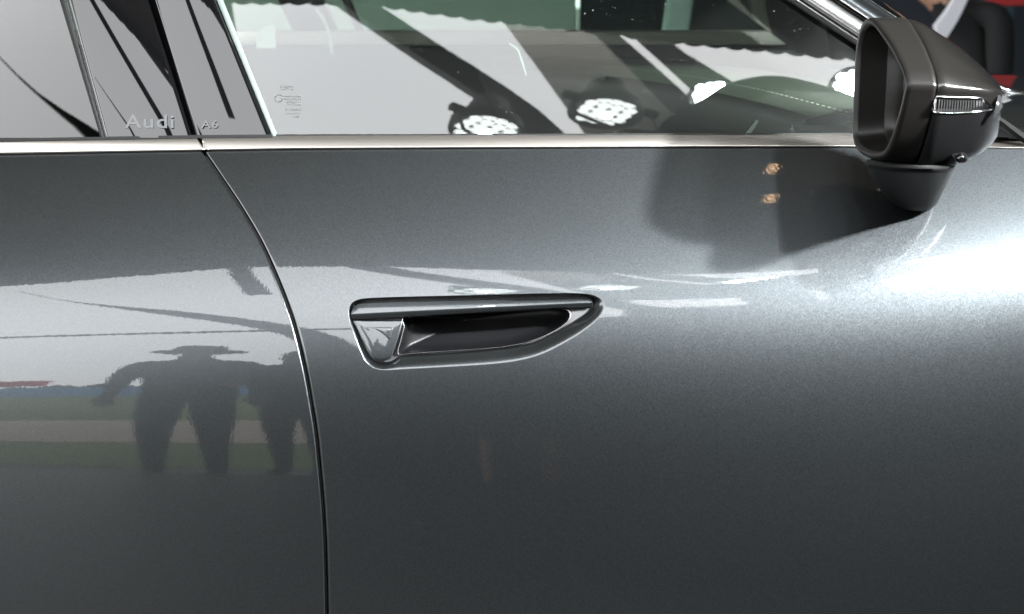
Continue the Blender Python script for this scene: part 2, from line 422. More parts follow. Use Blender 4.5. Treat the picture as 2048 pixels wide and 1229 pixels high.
tag(bm_obj('hedge_row', bm, M['hedge']), 'dark leafy hedge row along the far edge of the field', 'hedge', kind='stuff')
fl = tag(empty('flag', (-7.0, -11, GZ)), 'small red flag on a pole out in the field', 'flag')
tube('pole', [(0, 0, 0), (0, 0, 1.9)], 0.02, M['steel'], fl)
extrude_poly('cloth', [(0.02, 0, 1.05), (1.1, 0.05, 1.1), (1.15, -0.05, 1.5), (0.55, 0.05, 1.45), (0.02, 0, 1.55)], (0, 0.01, 0), M['red'], fl)

# ------------------------------------------------------------------ spotlights on the lighting bar
M['lampbody'] = simple('black_lamp_housing', (0.012, 0.012, 0.014), rough=0.5)
M['led'] = emit('white_led', (0.93, 1.0, 0.97), 15)
M['led_hot'] = emit('bright_white_led', (0.90, 0.96, 1.0), 160)
def par_lamp(loc, aim, label, hot, watts, sc=1.0, spread=50):
    radius = 0.172 * sc
    e = tag(empty('spotlight', loc), label, 'spotlight', 'row of round stage spotlights on stands')
    d = (Vector(aim) - Vector(loc)).normalized(); q = d.to_track_quat('Z', 'Y'); R = q.to_matrix()
    T = lambda p: tuple(R @ Vector(p))
    S_ = lambda x, y, z: T((x * sc, y * sc, z))
    prof = [(0.0, -0.17), (0.06 * sc, -0.17), (0.085 * sc, -0.15), (0.13 * sc, -0.05), (radius - .003, -0.03), (radius, 0.0), (radius, 0.025), (radius - 0.008, 0.025), (radius - 0.010, 0.006), (0.0, 0.006)]
    seg = 32; vs = [T((r * cos(2 * pi * k / seg), r * sin(2 * pi * k / seg), z)) for r, z in prof for k in range(seg)]
    mesh_obj('lamp_body', vs, grid_faces(len(prof), seg, closev=True), M['lampbody'], e)
    lm = None
    spots = []
    for r_, cnt in enumerate((3, 4, 4, 4, 3)):
        for c_ in range(cnt):
            spots.append(((c_ - (cnt - 1) / 2) * 0.062 + (0.0 if cnt == 3 or r_ != 2 else 0.0), (r_ - 2) * 0.056))
    for sx, sy in spots:
        if lm is None:
            vv = [S_(0.032 * cos(2 * pi * k / 16), 0.032 * sin(2 * pi * k / 16), 0.010) for k in range(16)]
            vv2 = [S_(0.012 * cos(2 * pi * k / 16), 0.012 * sin(2 * pi * k / 16), 0.016) for k in range(16)]
            o = mesh_obj('led_lens', vv + vv2, grid_faces(2, 16, closev=True) + [tuple(range(16, 32))], M['led_hot'] if hot else M['led'], e); lm = o.data
        else:
            o = bpy.data.objects.new('led_lens', lm); COL.objects.link(o); o.parent = e
        o.location = S_(sx, sy, 0)
    side = R @ Vector((1, 0, 0)); side.z = 0; side.normalize(); back = Vector((d.x, d.y, 0)).normalized() * -0.09
    for s in (-1, 1):
        k = side * s
        tube('yoke_arm', [k * (radius + 0.02) + back * 0.5, k * (radius + 0.02) + back + Vector((0, 0, -0.16)), k * 0.02 + back + Vector((0, 0, -0.2))], 0.008, M['lampbody'], e, seg=8)
        tube('yoke_knob', [k * (radius - 0.005) + back * 0.5, k * (radius + 0.05) + back * 0.5], 0.022, M['lampbody'], e, seg=10)
    foot = GZ - loc[2]
    tube('stand_pole', [back + Vector((0, 0, -0.2)), back + Vector((0, 0, foot + 0.02))], 0.012, M['lampbody'], e, seg=10)
    for q_ in range(3):
        an = 2 * pi * q_ / 3 + 0.5
        tube('stand_leg', [back + Vector((0, 0, foot + 0.6)), back + Vector((0.4 * cos(an), 0.4 * sin(an), foot + 0.012))], 0.01, M['lampbody'], e, seg=8)
    if watts:
        la = bpy.data.lights.new('spotlight_beam', 'AREA'); la.shape = 'DISK'; la.size = 0.18 * sc if hot else 0.05; la.spread = radians(spread); la.energy = watts; la.color = (0.96, 0.99, 1.0)
        lo = bpy.data.objects.new('spotlight_beam', la); COL.objects.link(lo); lo.parent = e
        lo.location = T((0, 0, 0.03)); lo.rotation_euler = d.to_track_quat('-Z', 'Y').to_euler()
    return e
LAMPS = [((-0.13, -2.02, 2.90), (-0.35, -2.3, 1.0), 'left spotlight of the row, its lens mirrored in the front window above the trim', False, 22, 0.86, 180),
         ((0.33, -1.98, 2.98), (0.18, -2.35, 1.0), 'second spotlight from the left, mirrored in the front window left of the glare', False, 11, 0.86, 180),
         ((0.74, -1.90, 2.985), (0.2, -0.3, 1.0), 'third spotlight, mirrored as a bright streak beside the dashboard', True, 2, 0.6, 50),
         ((1.30, -1.84, 3.02), (0.4, 0, 0.9), 'fourth spotlight, mirrored as glare beside the door mirror', True, 4, 0.7, 50),
         ((1.95, -1.75, 2.62), (0.10, 0.05, 0.95), 'fifth spotlight, added to split the main light, standing in front of the door mirror', True, 7, 0.9, 50),  # added lamp, splits the main light for a stepped mirror shadow
         ((2.42, -1.70, 2.48), (0.15, 0.05, 0.95), 'right and strongest spotlight of the row, beyond the front of the door', True, 112, 0.9, 50)]
for a in LAMPS: par_lamp(*a)
# two warm ceiling lamps
M['warm'] = emit('warm_bulb', (1.0, 0.62, 0.34), 22)
def refl_at(px, py, zz):
    P = pp(px, py); n = surfN(P[0], P[2]); d = P - CAM; d /= np.linalg.norm(d); r = d - 2 * d.dot(n) * n
    return P + r * ((zz - P[2]) / r[2])
for (px, py), lab in (((1545, 338), 'small warm ceiling lamp farther back in the canopy'), ((1540, 398), 'small warm ceiling lamp nearer the canopy edge')):
    c = refl_at(px, py, 3.9)
    e = tag(empty('ceiling_lamp', (c[0], c[1], 3.9)), lab, 'lamp', 'warm ceiling lamps')
    bm = bmesh.new(); bmesh.ops.create_uvsphere(bm, u_segments=16, v_segments=10, radius=0.013); bmesh.ops.scale(bm, vec=(0.45, 3.2, 1.0), verts=bm.verts); bm_obj('bulb', bm, M['warm'], e, True)
    tube('cord', [(0, 0, 0.04), (0, 0, 0.4)], 0.008, M['steel'], e, seg=8)
    tube('socket', [(0, 0, 0.035), (0, 0, 0.09)], 0.02, M['steel'], e, seg=12)

# ------------------------------------------------------------------ door panels
GAP = catmull([(386, 268), (405, 300), (440, 352), (480, 412), (520, 480), (548, 540), (573, 602), (592, 660), (610, 735), (622, 800), (633, 870), (641, 950), (647, 1020), (651, 1100), (654, 1229), (656, 1440)], 240)
def gap_offset(d):
    t = np.gradient(GAP, axis=0); t /= np.linalg.norm(t, axis=1)[:, None]
    return GAP + np.stack([t[:, 1], -t[:, 0]], 1) * d      # positive d = towards the front of the car
TRIM_B = lambda x: float(np.interp(x, [-300, 0, 400, 600, 1000, 1700, 2000, 2400], [314, 308.5, 301.5, 298, 296, 294, 296.5, 300]))
TRIM_T = lambda x: float(np.interp(x, [-300, 0, 400, 600, 1000, 1700, 2000, 2400], [285, 279.5, 272.5, 271, 270, 268.5, 273.5, 277]))

# outlines of the handle opening, in pixels of the photograph (outer break line / inner edge of the rolled lip)
OUT = [(697, 622), (703, 607), (718, 599), (745, 596), (800, 594), (900, 591.5), (1000, 589), (1080, 587), (1150, 586.5), (1180, 589), (1201, 597), (1210, 610), (1204, 628), (1188, 646), (1160, 668), (1120, 692), (1080, 711), (1040, 722), (1000, 728), (950, 732), (880, 736), (800, 740), (765, 741), (745, 736), (731, 724), (719, 700), (709, 672), (700, 645)]
INN = [(703, 622), (708, 611), (720, 604.5), (745, 602), (800, 600), (900, 597.5), (1000, 595), (1080, 593.5), (1145, 592.5), (1168, 594), (1181, 598), (1186, 607), (1182, 617), (1168, 629), (1143, 645), (1108, 665), (1070, 683), (1035, 692), (1000, 697), (950, 702), (880, 707), (806, 712), (780, 723), (755, 723.5), (739, 713), (727, 692), (717, 668), (707, 644)]
NH = 168
OUTc = catmull(OUT, NH, True)
def match_closed(A, B, n):
    """sample B so that its control points keep step with those of A"""
    A = np.array(A, float); B = np.array(B, float)
    def dense(P):
        out = []; m = len(P)
        for i in range(m):
            p0, p1, p2, p3 = P[(i - 1) % m], P[i], P[(i + 1) % m], P[(i + 2) % m]
            for t in np.linspace(0, 1, 24, endpoint=False):
                out.append(0.5 * ((2 * p1) + (-p0 + p2) * t + (2 * p0 - 5 * p1 + 4 * p2 - p3) * t * t + (-p0 + 3 * p1 - 3 * p2 + p3) * t ** 3))
        return np.array(out + [out[0]])
    a, b = dense(A), dense(B)
    d = np.r_[0, np.cumsum(np.linalg.norm(np.diff(a, axis=0), axis=1))]; s = np.linspace(0, d[-1], n + 1)[:-1]
    return np.stack([np.interp(s, d, a[:, k]) for k in (0, 1)], 1), np.stack([np.interp(s, d, b[:, k]) for k in (0, 1)], 1)
OUTc, INNc = match_closed(OUT, INN, NH)

def in_poly(P, poly):
    x, y = P[:, 0], P[:, 1]; ins = np.zeros(len(P), bool); n = len(poly); j = n - 1
    for i in range(n):
        xi, yi = poly[i]; xj, yj = poly[j]
        c = ((yi > y) != (yj > y)) & (x < (xj - xi) * (y - yi) / (yj - yi + 1e-12) + xi)
        ins ^= c; j = i
    return ins

def panel(name, boundary, hole, step, parent, edge_pts, edge_dir, lip=None):
    """sheet-metal panel: outline and hole in pixels, laid on the body side, with a rolled edge along edge_pts"""
    B = np.array(boundary); x0, y0 = B.min(0); x1, y1 = B.max(0)
    gx, gy = np.meshgrid(np.arange(x0 + step / 2, x1, step), np.arange(y0 + step / 2, y1, step)); G = np.stack([gx.ravel(), gy.ravel()], 1)
    G = G[in_poly(G, B)]
    allb = np.vstack([B] + ([hole] if hole is not None else []))
    if hole is not None: G = G[~in_poly(G, hole)]
    keep = np.ones(len(G), bool)
    for i in range(0, len(G), 2000):
        d = np.linalg.norm(G[i:i + 2000, None] - allb[None], axis=2).min(1); keep[i:i + 2000] = d > step * 0.45
    G = G[keep]
    V = [Vector(p) for p in np.vstack([allb, G])]
    nb = len(B); E = [(i, (i + 1) % nb) for i in range(nb)]
    if hole is not None: nh = len(hole); E += [(nb + i, nb + (i + 1) % nh) for i in range(nh)]
    rv, re, rf, ov, oe, of = delaunay_2d_cdt(V, E, [], 0, 1e-5)
    P2 = np.array([(v.x, v.y) for v in rv]); T = np.array([f for f in rf])
    C = P2[T].mean(1); ok = in_poly(C, B)
    if hole is not None: ok &= ~in_poly(C, hole)
    T = T[ok]
    verts = [pp(*p) for p in P2]; norms = [surfN(v[0], v[2]) for v in verts]; faces = []
    for t in T:
        a, b, c = (verts[i] for i in t)
        faces.append(tuple(t) if np.cross(b - a, c - a)[1] < 0 else tuple(t[::-1]))
    # rolled edge
    def strip(rings, closed):
        base = len(verts); n = len(rings[0])
        for r in rings: verts.extend(r)
        fs = grid_faces(len(rings), n, closev=closed)
        P = np.array(verts)
        acc = np.zeros((len(verts), 3))
        for f in fs:
            q = [base + i for i in f]; nn = np.cross(P[q[1]] - P[q[0]], P[q[3]] - P[q[0]])
            for i in q: acc[i] += nn
        flipped = np.sum(acc[base + n:base + 2 * n, 1]) > 0
        for i in range(base, len(verts)):
            v = acc[i] / (np.linalg.norm(acc[i]) + 1e-12); norms.append(-v if flipped else v)
        for i in range(n): norms[base + i] = surfN(verts[base + i][0], verts[base + i][2])
        for f in fs:
            q = tuple(base + i for i in f); faces.append(q[::-1] if flipped else q)
    if edge_pts is not None:
        rad = 0.0028; rpx = rad / 0.00054; rings = []
        t = np.gradient(edge_pts, axis=0); t /= np.linalg.norm(t, axis=1)[:, None]; nr = np.stack([t[:, 1], -t[:, 0]], 1) * edge_dir
        for a in np.linspace(0, pi / 2, 7):
            q = edge_pts + nr * rpx * sin(a); rings.append([pp(*p, rad * (1 - cos(a))) for p in q])
        q = edge_pts + nr * rpx; rings.append([pp(*p, 0.012) for p in q]); rings.append([pp(*p, 0.028) for p in q])
        strip(rings, False)
    if lip is not None:
        rings = []
        for s, dep in lip:
            q = OUTc * (1 - s) + INNc * s; rings.append([pp(*p, dep) for p in q])
        strip(rings, True)
    o = mesh_obj(name, verts, faces, M['paint'], parent, normals=norms)
    return o

fe = gap_offset(8.0); re_ = gap_offset(-8.0)
fe = fe[(fe[:, 1] > TRIM_B(410) + 0.5)]; re_ = re_[re_[:, 1] > TRIM_B(400) + 0.5]
topF = [(x, TRIM_B(x) + 0.5) for x in np.arange(2330, fe[0][0] + 6, -14)]
BF = topF + [tuple(p) for p in fe] + [(x, 1440) for x in np.arange(680, 2330, 20)] + [(2330, y) for y in np.arange(1420, 310, -20)]
LIP = [(0, 0), (0.06, 0.0001), (0.14, 0.0005), (0.24, 0.0013), (0.36, 0.0026), (0.50, 0.0046), (0.64, 0.0068), (0.78, 0.0088), (0.9, 0.0104), (0.97, 0.0122), (1.0, 0.0145), (1.0, 0.019)]
front_door = panel('front_door', BF, OUTc, 13, car, fe, -1, LIP)
topR = [(x, TRIM_B(x) + 0.5) for x in np.arange(-260, re_[0][0] - 6, 14)]
BR = topR + [tuple(p) for p in re_] + [(x, 1440) for x in np.arange(630, -270, -20)] + [(-270, y) for y in np.arange(1420, 320, -20)]
rear_door = panel('rear_door', BR, None, 16, car, re_, 1, None)
# dark jamb and grey seal seen down the gap
def ribbon(name, ptsA, ptsB, offA, offB, mat, parent, fn=pp, mid=None):
    n = len(ptsA); rings = [[fn(*p, offA) for p in ptsA]]
    if mid: rings.append([fn(*(p * 0.5 + q * 0.5), mid) for p, q in zip(np.array(ptsA), np.array(ptsB))])
    rings.append([fn(*p, offB) for p in ptsB])
    vs = [v for r in rings for v in r]
    return mesh_obj(name, vs, grid_faces(len(rings), n), mat, parent)
ribbon('door_jamb', gap_offset(-14), gap_offset(14), 0.026, 0.026, M['rubber'], rear_door)
ribbon('gap_seal', gap_offset(-3.2), gap_offset(1.2), 0.013, 0.013, M['seal'], rear_door, mid=0.0105)

# ------------------------------------------------------------------ handle
def loft(name, rings, mat, parent, closed_ring=True, caps=True, smooth=True):
    n = len(rings[0]); vs = [v for r in rings for v in r]
    fs = grid_faces(len(rings), n, closev=closed_ring)
    if caps: fs += [tuple(range(n))[::-1], tuple(range((len(rings) - 1) * n, len(rings) * n))]
    o = mesh_obj(name, vs, fs, mat, parent, smooth=smooth)
    bm = bmesh.new(); bm.from_mesh(o.data); bmesh.ops.recalc_face_normals(bm, faces=bm.faces); bm.to_mesh(o.data); bm.free()
    return o
def sharp(o, ang=35):
    o.data.set_sharp_from_angle(angle=radians(ang))
# grip bar: upper facet, crease, lower facet
gx_ = np.r_[np.linspace(701.5, 716, 7), np.linspace(730, 1150, 12), np.linspace(1160, 1184, 7)]
rings = []
for x in gx_:
    f = (x - 702) / (1184 - 702)
    top = np.interp(x, [701.5, 705, 716, 740, 900, 1100, 1150, 1175, 1184], [627, 616, 608, 605, 601.5, 597, 596, 597, 601])
    cre = 628.5 + (605 - 628.5) * f
    bot = 640.5 + (613.5 - 640.5) * f
    if x < 712: bot -= (712 - x) * 0.1
    nose = 0.0 if x < 1160 else (x - 1160) / 24 * 0.001
    o0 = 0.0032 + nose
    rings.append([pp(x, top, o0 + 0.0030), pp(x, top + 1.0, o0 + 0.0010), pp(x, top * 0.6 + cre * 0.4, o0 - 0.0002), pp(x, cre - 1.2, o0 - 0.0013), pp(x, cre + 1.0, o0 - 0.0011),
                  pp(x, cre * 0.4 + bot * 0.6, o0 + 0.0006), pp(x, bot - 1.0, o0 + 0.0024), pp(x, bot, o0 + 0.0045), pp(x, bot - 4, o0 + 0.013), pp(x, top + 2, o0 + 0.013)])
grip = loft('handle_grip', rings, M['paint'], front_door); sharp(grip, 40)
# painted cap at the rear end of the recess, with a pressed wedge
cap2 = [(705, 641), (730, 641), (760, 641), (785, 641), (804, 641), (806, 646), (803, 658), (798, 675), (792, 693), (786, 708), (779, 718.5), (768, 721.5), (755, 721), (742, 712), (730, 692), (720, 672), (711, 653)]
cp = catmull(cap2, 60, True); cc = cp.mean(0)
rings = [[pp(*(cc + (p - cc) * 0.985), 0.014) for p in cp], [pp(*p, 0.0092) for p in cp], [pp(*(cc + (p - cc) * 0.985), 0.0072) for p in cp], [pp(*(cc + (p - cc) * 0.95), 0.0062) for p in cp],
         [pp(*(cc + (p - cc) * 0.9), 0.0060) for p in cp], [pp(*(cc + (p - cc) * 0.5), 0.0060) for p in cp], [pp(*(cc + (p - cc) * 0.02), 0.0060) for p in cp]]
loft('handle_end_cap', rings, M['paint'], front_door)
wedge = catmull([(748, 656), (770, 655), (784, 656), (785, 662), (782, 672), (779, 680), (770, 672), (760, 664)], 40, True); wc = wedge.mean(0)
rings = [[pp(*(wc + (p - wc) * s), o) for p in wedge] for s, o in ((1.0, 0.0066), (0.97, 0.0056), (0.9, 0.0053), (0.02, 0.0056))]
loft('handle_key_wedge', rings, M['paint'], front_door)
# finger pocket behind the grip
pk = [(812, 632), (900, 628), (1000, 624), (1080, 620), (1125, 618), (1140, 626), (1137, 641), (1122, 654), (1098, 668), (1062, 682), (1030, 690), (980, 697), (900, 702), (830, 707), (798, 709), (796, 702), (802, 680), (808, 655)]
PK = catmull(pk, 120, True); pc = np.array([930, 655.])
rings = [[pp(*(pc + (p - pc) * 1.012), 0.0150) for p in PK], [pp(*(pc + (p - pc) * 1.006), 0.0128) for p in PK], [pp(*PK[i], 0.0124) for i in range(len(PK))], [pp(*(pc + (p - pc) * 0.992), 0.0134) for p in PK],
         [pp(*(pc + (p - pc) * 0.985), 0.018) for p in PK], [pp(*(pc + (p - pc) * 0.94 + np.array([0, -3])), 0.034) for p in PK], [pp(*(pc + (p - pc) * 0.8 + np.array([0, -8])), 0.046) for p in PK], [pp(*(pc + (p - pc) * 0.02 + np.array([0, -14])), 0.052) for p in PK]]
pocket = loft('finger_pocket', rings, M['pocket'], front_door, caps=False)
rings = [[pp(*(pc + (p - pc) * s), o) for p in PK] for s, o in ((1.010, 0.0132), (1.006, 0.0117), (0.998, 0.0116), (0.993, 0.0132))]
loft('pocket_rim', rings, simple('satin_dark_rim', (0.10, 0.10, 0.10), rough=0.28, metal=0.6), front_door, caps=False)
# back plate of the opening
cI = INNc.mean(0)
rings = [[pp(*(cI + (p - cI) * s), o) for p in INNc] for s, o in ((1.03, 0.0148), (0.9, 0.0155))]
# plate is a ring with the finger pocket left open
plate_v = [pp(*(cI + (p - cI) * 1.02), 0.0160) for p in INNc]
PKm = resample(np.vstack([PK, PK[:1]]), NH, True)
best = min(range(NH), key=lambda s: np.linalg.norm(np.roll(PKm, s, 0) - INNc, axis=1).sum()); best2 = min(range(NH), key=lambda s: np.linalg.norm(np.roll(PKm[::-1], s, 0) - INNc, axis=1).sum())
A1, A2 = np.roll(PKm, best, 0), np.roll(PKm[::-1], best2, 0)
PKm = A1 if np.linalg.norm(A1 - INNc, axis=1).sum() < np.linalg.norm(A2 - INNc, axis=1).sum() else A2
mesh_obj('handle_back_plate', plate_v + [pp(*p, 0.0160) for p in PKm], grid_faces(2, NH, closev=True), M['dark'], front_door)

# ------------------------------------------------------------------ belt trim
def belt(name, xa_fn, xs, parent):
    prof = [(0.0, 0.006), (0.02, 0.001), (0.07, -0.0015), (0.13, -0.0024), (0.5, -0.0030), (0.86, -0.0036), (0.94, -0.0034), (0.975, -0.0022), (1.0, 0.0010), (1.02, 0.006), (1.0, 0.012)]
    rings = []
    for s in np.linspace(0, 1, len(xs)):
        pass
    for k, x in enumerate(xs):
        ring = []
        for f, off in prof:
            xx = xa_fn(x, f, k, len(xs)); t, b = TRIM_T(xx), TRIM_B(xx); py = t + (b - t) * f
            Pb = pp(xx, b + 2); 
            # stands on a straight line between glass foot and panel top
            Pt = wp(xx, t); y0 = Pt[1] * (1 - f) + Pb[1] * f + 0.0015 * (1 - f)
            ring.append(at(xx, py, y0 + off))
        rings.append(ring)
    o = loft(name, rings, M['alu'], parent)
    return o
def xa_rear(x, f, k, n): return x + (k / (n - 1)) ** 8 * (20 * f)
def xa_front(x, f, k, n): return x + max(0, 1 - k / 3) ** 1 * (19 * f)
rear_trim = belt('belt_trim', xa_rear, list(np.linspace(-260, 370, 20)) + [384, 388, 389.5, 390.5], rear_door)
front_trim = belt('belt_trim', xa_front, [399.5, 400.5, 402, 408] + list(np.linspace(425, 2330, 60)), front_door)
ribbon('trim_gap', [(360, 268), (360, 312)], [(440, 268), (440, 312)], 0.010, 0.010, M['rubber'], rear_door)
# dark line under the trim
for nm, xs, par in (('trim_seal', np.linspace(-260, 398, 30), rear_door), ('trim_seal', np.linspace(416, 2330, 70), front_door)):
    ribbon(nm, [np.array((x, TRIM_B(x) - 3)) for x in xs], [np.array((x, TRIM_B(x) + 3.5)) for x in xs], 0.004, 0.004, M['rubber'], par)

# ------------------------------------------------------------------ glass and pillar covers
def wquad(name, A, B, off, mat, parent, n=24, m=10, bulge=0.0, adj=(0, 0), edge=0.0, yaw=0.0):
    """strip between two pixel lines A (left) and B (right), each ((x,y) bottom, (x,y) top), on the window surface"""
    rings = []
    for i in range(n + 1):
        t = i / n; a = np.array(A[0]) * (1 - t) + np.array(A[1]) * t; b = np.array(B[0]) * (1 - t) + np.array(B[1]) * t
        row = []
        for j in range(m + 1):
            s = j / m; p = a * (1 - s) + b * s
            o = off - bulge * (1 - (2 * s - 1) ** 2) - tan(radians(adj[0] + (adj[1] - adj[0]) * s)) * 0.13 * (276 - p[1]) / 276.0
            if yaw: o += tan(radians(yaw)) * (p[0] - 208) * 0.00058
            if edge and (j == 0 or j == m): o += edge
            row.append(wp(*p, o))
        rings.append(row)
    vs = [v for r in rings for v in r]
    return mesh_obj(name, vs, grid_faces(n + 1, m + 1, flip=False), mat, parent)
def L(x0, x1, y0=276, y1=0, ext=-420):
    """line through (x0,y0) bottom and (x1,y1) top, extended upward to row ext"""
    k = (x1 - x0) / (y1 - y0); return ((x0, y0), (x0 + k * (ext - y0), ext))
wquad('window_glass', L(-300, -330), L(208, 131), 0.008, M['rear_glass'], rear_door, n=30, m=30, adj=(4.5, 4.5), yaw=0.6)
wquad('window_seal', L(201, 119), L(209, 132), 0.002, M['rubber'], rear_door, m=4, bulge=0.002, adj=(5, 5))
wquad('seal_lip', L(210.5, 133.5), L(213.5, 137.5), 0.001, M['lip'], rear_door, m=3, bulge=0.0008, adj=(5, 5))
wquad('pillar_cover', L(214, 139), L(384.5, 299), 0.0005, M['piano'], rear_door, n=40, m=40, bulge=0.0026, adj=(5, -1.0), edge=0.004)
wquad('pillar_gap', L(374, 288), L(408, 322), 0.018, M['void'], rear_door, m=3)
wquad('pillar_cover', L(394.5, 309), L(541, 429), 0.0005, M['piano'], front_door, n=40, m=40, bulge=0.0018, adj=(2.5, 2.0), edge=0.004)
wquad('glass_seal', L(541.5, 429.5), L(546, 433), 0.004, M['void'], front_door, m=3)
wquad('glass_edge', L(546.5, 433.5), L(557, 446), 0.003, M['glass_edge'], front_door, m=4, bulge=0.0012)
# front pane: right boundary follows the A pillar
def pillar_line(y): return 1712 + (y - 90) * (1712 - 1572) / 90.0
rings = []
n, m = 40, 60
for i in range(n + 1):
    y = 278 + (-420 - 278) * i / n; xl = 556 + (y - 276) * (446 - 557) / (0 - 276) * -1 * -1
    xl = 557 + (276 - y) * (446 - 557) / 276.0; xr = min(2000, pillar_line(y) + 14)
    rings.append([wp(xl + (xr - xl) * j / m, y, 0.005) for j in range(m + 1)])
mesh_obj('window_glass', [v for r in rings for v in r], grid_faces(n + 1, m + 1), M['front_glass'], front_door)
# outer window wiper lip above the trim
ribbon('glass_wiper_lip', [wp_ for wp_ in [np.array((x, TRIM_T(x) - 2.0)) for x in np.linspace(548, 2000, 60)]], [np.array((x, TRIM_T(x) + 4)) for x in np.linspace(548, 2000, 60)], 0.002, 0.002, M['rubber'], front_door, fn=wp)
ribbon('glass_wiper_lip', [np.array((x, TRIM_T(x) - 2.0)) for x in np.linspace(-260, 545, 40)], [np.array((x, TRIM_T(x) + 4)) for x in np.linspace(-260, 545, 40)], -0.002, -0.002, M['rubber'], rear_door, fn=wp)

# lettering
def lettering(name, text, x0, x1, ybase, cap_h, off, mat, parent):
    cu = bpy.data.curves.new(name, 'FONT'); cu.body = text; cu.size = 1.0; cu.resolution_u = 4; cu.offset = 0.012; cu.space_character = 1.12
    tmp = bpy.data.objects.new(name, cu); COL.objects.link(tmp); bpy.context.view_layer.update()
    me = bpy.data.meshes.new_from_object(tmp.evaluated_get(bpy.context.evaluated_depsgraph_get()))
    bpy.data.objects.remove(tmp)
    co = np.array([v.co[:] for v in me.vertices]); lo, hi = co.min(0), co.max(0)
    caph = 0.69
    for v, c in zip(me.vertices, co):
        px = x0 + (c[0] - lo[0]) / (hi[0] - lo[0]) * (x1 - x0); py = ybase - c[1] / caph * cap_h
        v.co = wp(px, py, off)
    me.materials.clear(); me.materials.append(mat)
    o = bpy.data.objects.new(name, me); COL.objects.link(o); o.parent = parent
    return o
lt = lettering('lettering', 'Audi', 249.5, 347.5, 256, 26, -0.0032, M['letter'], rear_door); lt['label'] = 'pale etched word Audi on the black pillar cover'
lt = lettering('lettering', 'A6', 402, 436, 256, 14.5, -0.0032, M['letter'], front_door); lt['label'] = 'small pale etched A6 on the black pillar cover'
# faint illegible approval stamp on the glass: short dashes and a ring
sv, sf = [], []
def dash(x, y, wx, wy):
    a = len(sv); sv.extend([wp(x, y, 0.0042), wp(x + wx, y, 0.0042), wp(x + wx, y + wy, 0.0042), wp(x, y + wy, 0.0042)]); sf.append((a, a + 1, a + 2, a + 3))
rs = random.Random(3)
for y, xa, xb in ((172, 560, 584), (177, 562, 582), (191, 562, 600), (197, 568, 598), (203, 572, 600), (208, 574, 598), (218, 570, 602), (226, 572, 598), (233, 584, 598)):
    x = xa
    while x < xb:
        l = rs.uniform(2, 5); dash(x, y, l, rs.uniform(1.6, 3.4)); x += l + rs.uniform(1.0, 2.2)
for k in range(20):
    a0, a1 = 2 * pi * k / 20, 2 * pi * (k + 1) / 20; i = len(sv)
    sv.extend([wp(557 + r * cos(a), 197 + r * sin(a), 0.0042) for r in (8, 6.6) for a in (a0, a1)]); sf.append((i, i + 1, i + 3, i + 2))
tag(mesh_obj('glass_stamp', sv, sf, M['etch'], front_door, smooth=False), kind='stuff')

# ------------------------------------------------------------------ A pillar strips
a_pillar = None
def pstrip(name, xl, xr, off, mat, bulge, parent, drop=(0, 0), y0=120, y1=-420):
    """strip parallel to the A pillar: xl, xr are its edges at row 0"""
    rings = []; k = 0.66
    n, m = 26, 6
    for i in range(n + 1):
        y = y0 + (y1 - y0) * i / n; row = []
        for j in range(m + 1):
            s = j / m; x = xl + (xr - xl) * s + (y / k if y > 0 else y / k * 1.0)
            o = off + drop[0] * (1 - s) + drop[1] * s - bulge * (1 - (2 * s - 1) ** 2)
            row.append(wp(x, y, o))
        rings.append(row)
    vs = [v for r in rings for v in r]
    return mesh_obj(name, vs, grid_faces(n + 1, m + 1), mat, parent)
a_pillar = pstrip('a_pillar', 1684, 1737, -0.012, M['paint'], 0.010, car, (0, 0.02))
pstrip('pillar_seal', 1574, 1600, -0.002, M['rubber'], 0.004, a_pillar)
pstrip('seal_lip', 1592, 1596, -0.008, M['chrome'], 0.001, a_pillar)
pstrip('pillar_seal', 1600, 1616, -0.004, M['rubber'], 0.002, a_pillar)
pstrip('window_trim', 1612, 1662, -0.006, M['alu_lit'], 0.006, a_pillar)
pstrip('pillar_seal', 1660, 1686, 0.004, M['rubber'], 0.003, a_pillar)
pstrip('seal_lip', 1667, 1669.5, -0.001, M['chrome'], 0.001, a_pillar)
pstrip('gutter_edge', 1679, 1688, -0.014, M['chrome'], 0.002, a_pillar)
pstrip('windshield_edge', 1737, 1741, 0.006, M['chrome'], 0.002, a_pillar)

# ------------------------------------------------------------------ door mirror
mirror = None
RU = [(0.0, 1.0), (0.01, 0.54), (0.045, 0.28), (0.10, 0.10), (0.22, 0.0), (0.36, 0.05), (0.49, 0.17), (0.68, 0.38), (0.81, 0.57), (0.93, 0.77), (0.985, 0.93)]      # (s, t) upper half: inner crest -> apex -> outer crest
RL = [(0.985, 0.06), (0.935, 0.28), (0.86, 0.53), (0.77, 0.76), (0.68, 0.91), (0.57, 0.975), (0.42, 1.0), (0.30, 0.995), (0.17, 0.965), (0.065, 0.87), (0.02, 0.70), (0.005, 0.35)]    # lower half
NU, NL = 44, 40
ru = catmull(RU + [(1.0, 1.0)], NU + 1)[:-1]; rl = catmull([(1.0, 0.0)] + RL + [(0.0, 0.0)], NL + 1)[:-1]
def msec(Xi, Xo, Yi, Yo, zt, zc, zb, inset=0.0):
    """closed section of the mirror head; s runs from the car side to the outer side"""
    pts = []
    Ym = (Yi + Yo) / 2; zm = (zt + zb) / 2
    for s, t in ru: pts.append([Xi + (Xo - Xi) * s, Yi + (Yo - Yi) * s, zt + (zc - zt) * t])
    for s, t in rl: pts.append([Xi + (Xo - Xi) * s, Yi + (Yo - Yi) * s, zc + (zb - zc) * t])
    P = np.array(pts)
    if inset:
        c = P.mean(0); d = P - c; r = np.linalg.norm(d[:, 1:], axis=1)[:, None]
        P = c + d * np.maximum(0.05, (r - inset) / r)
    return [p for p in P]
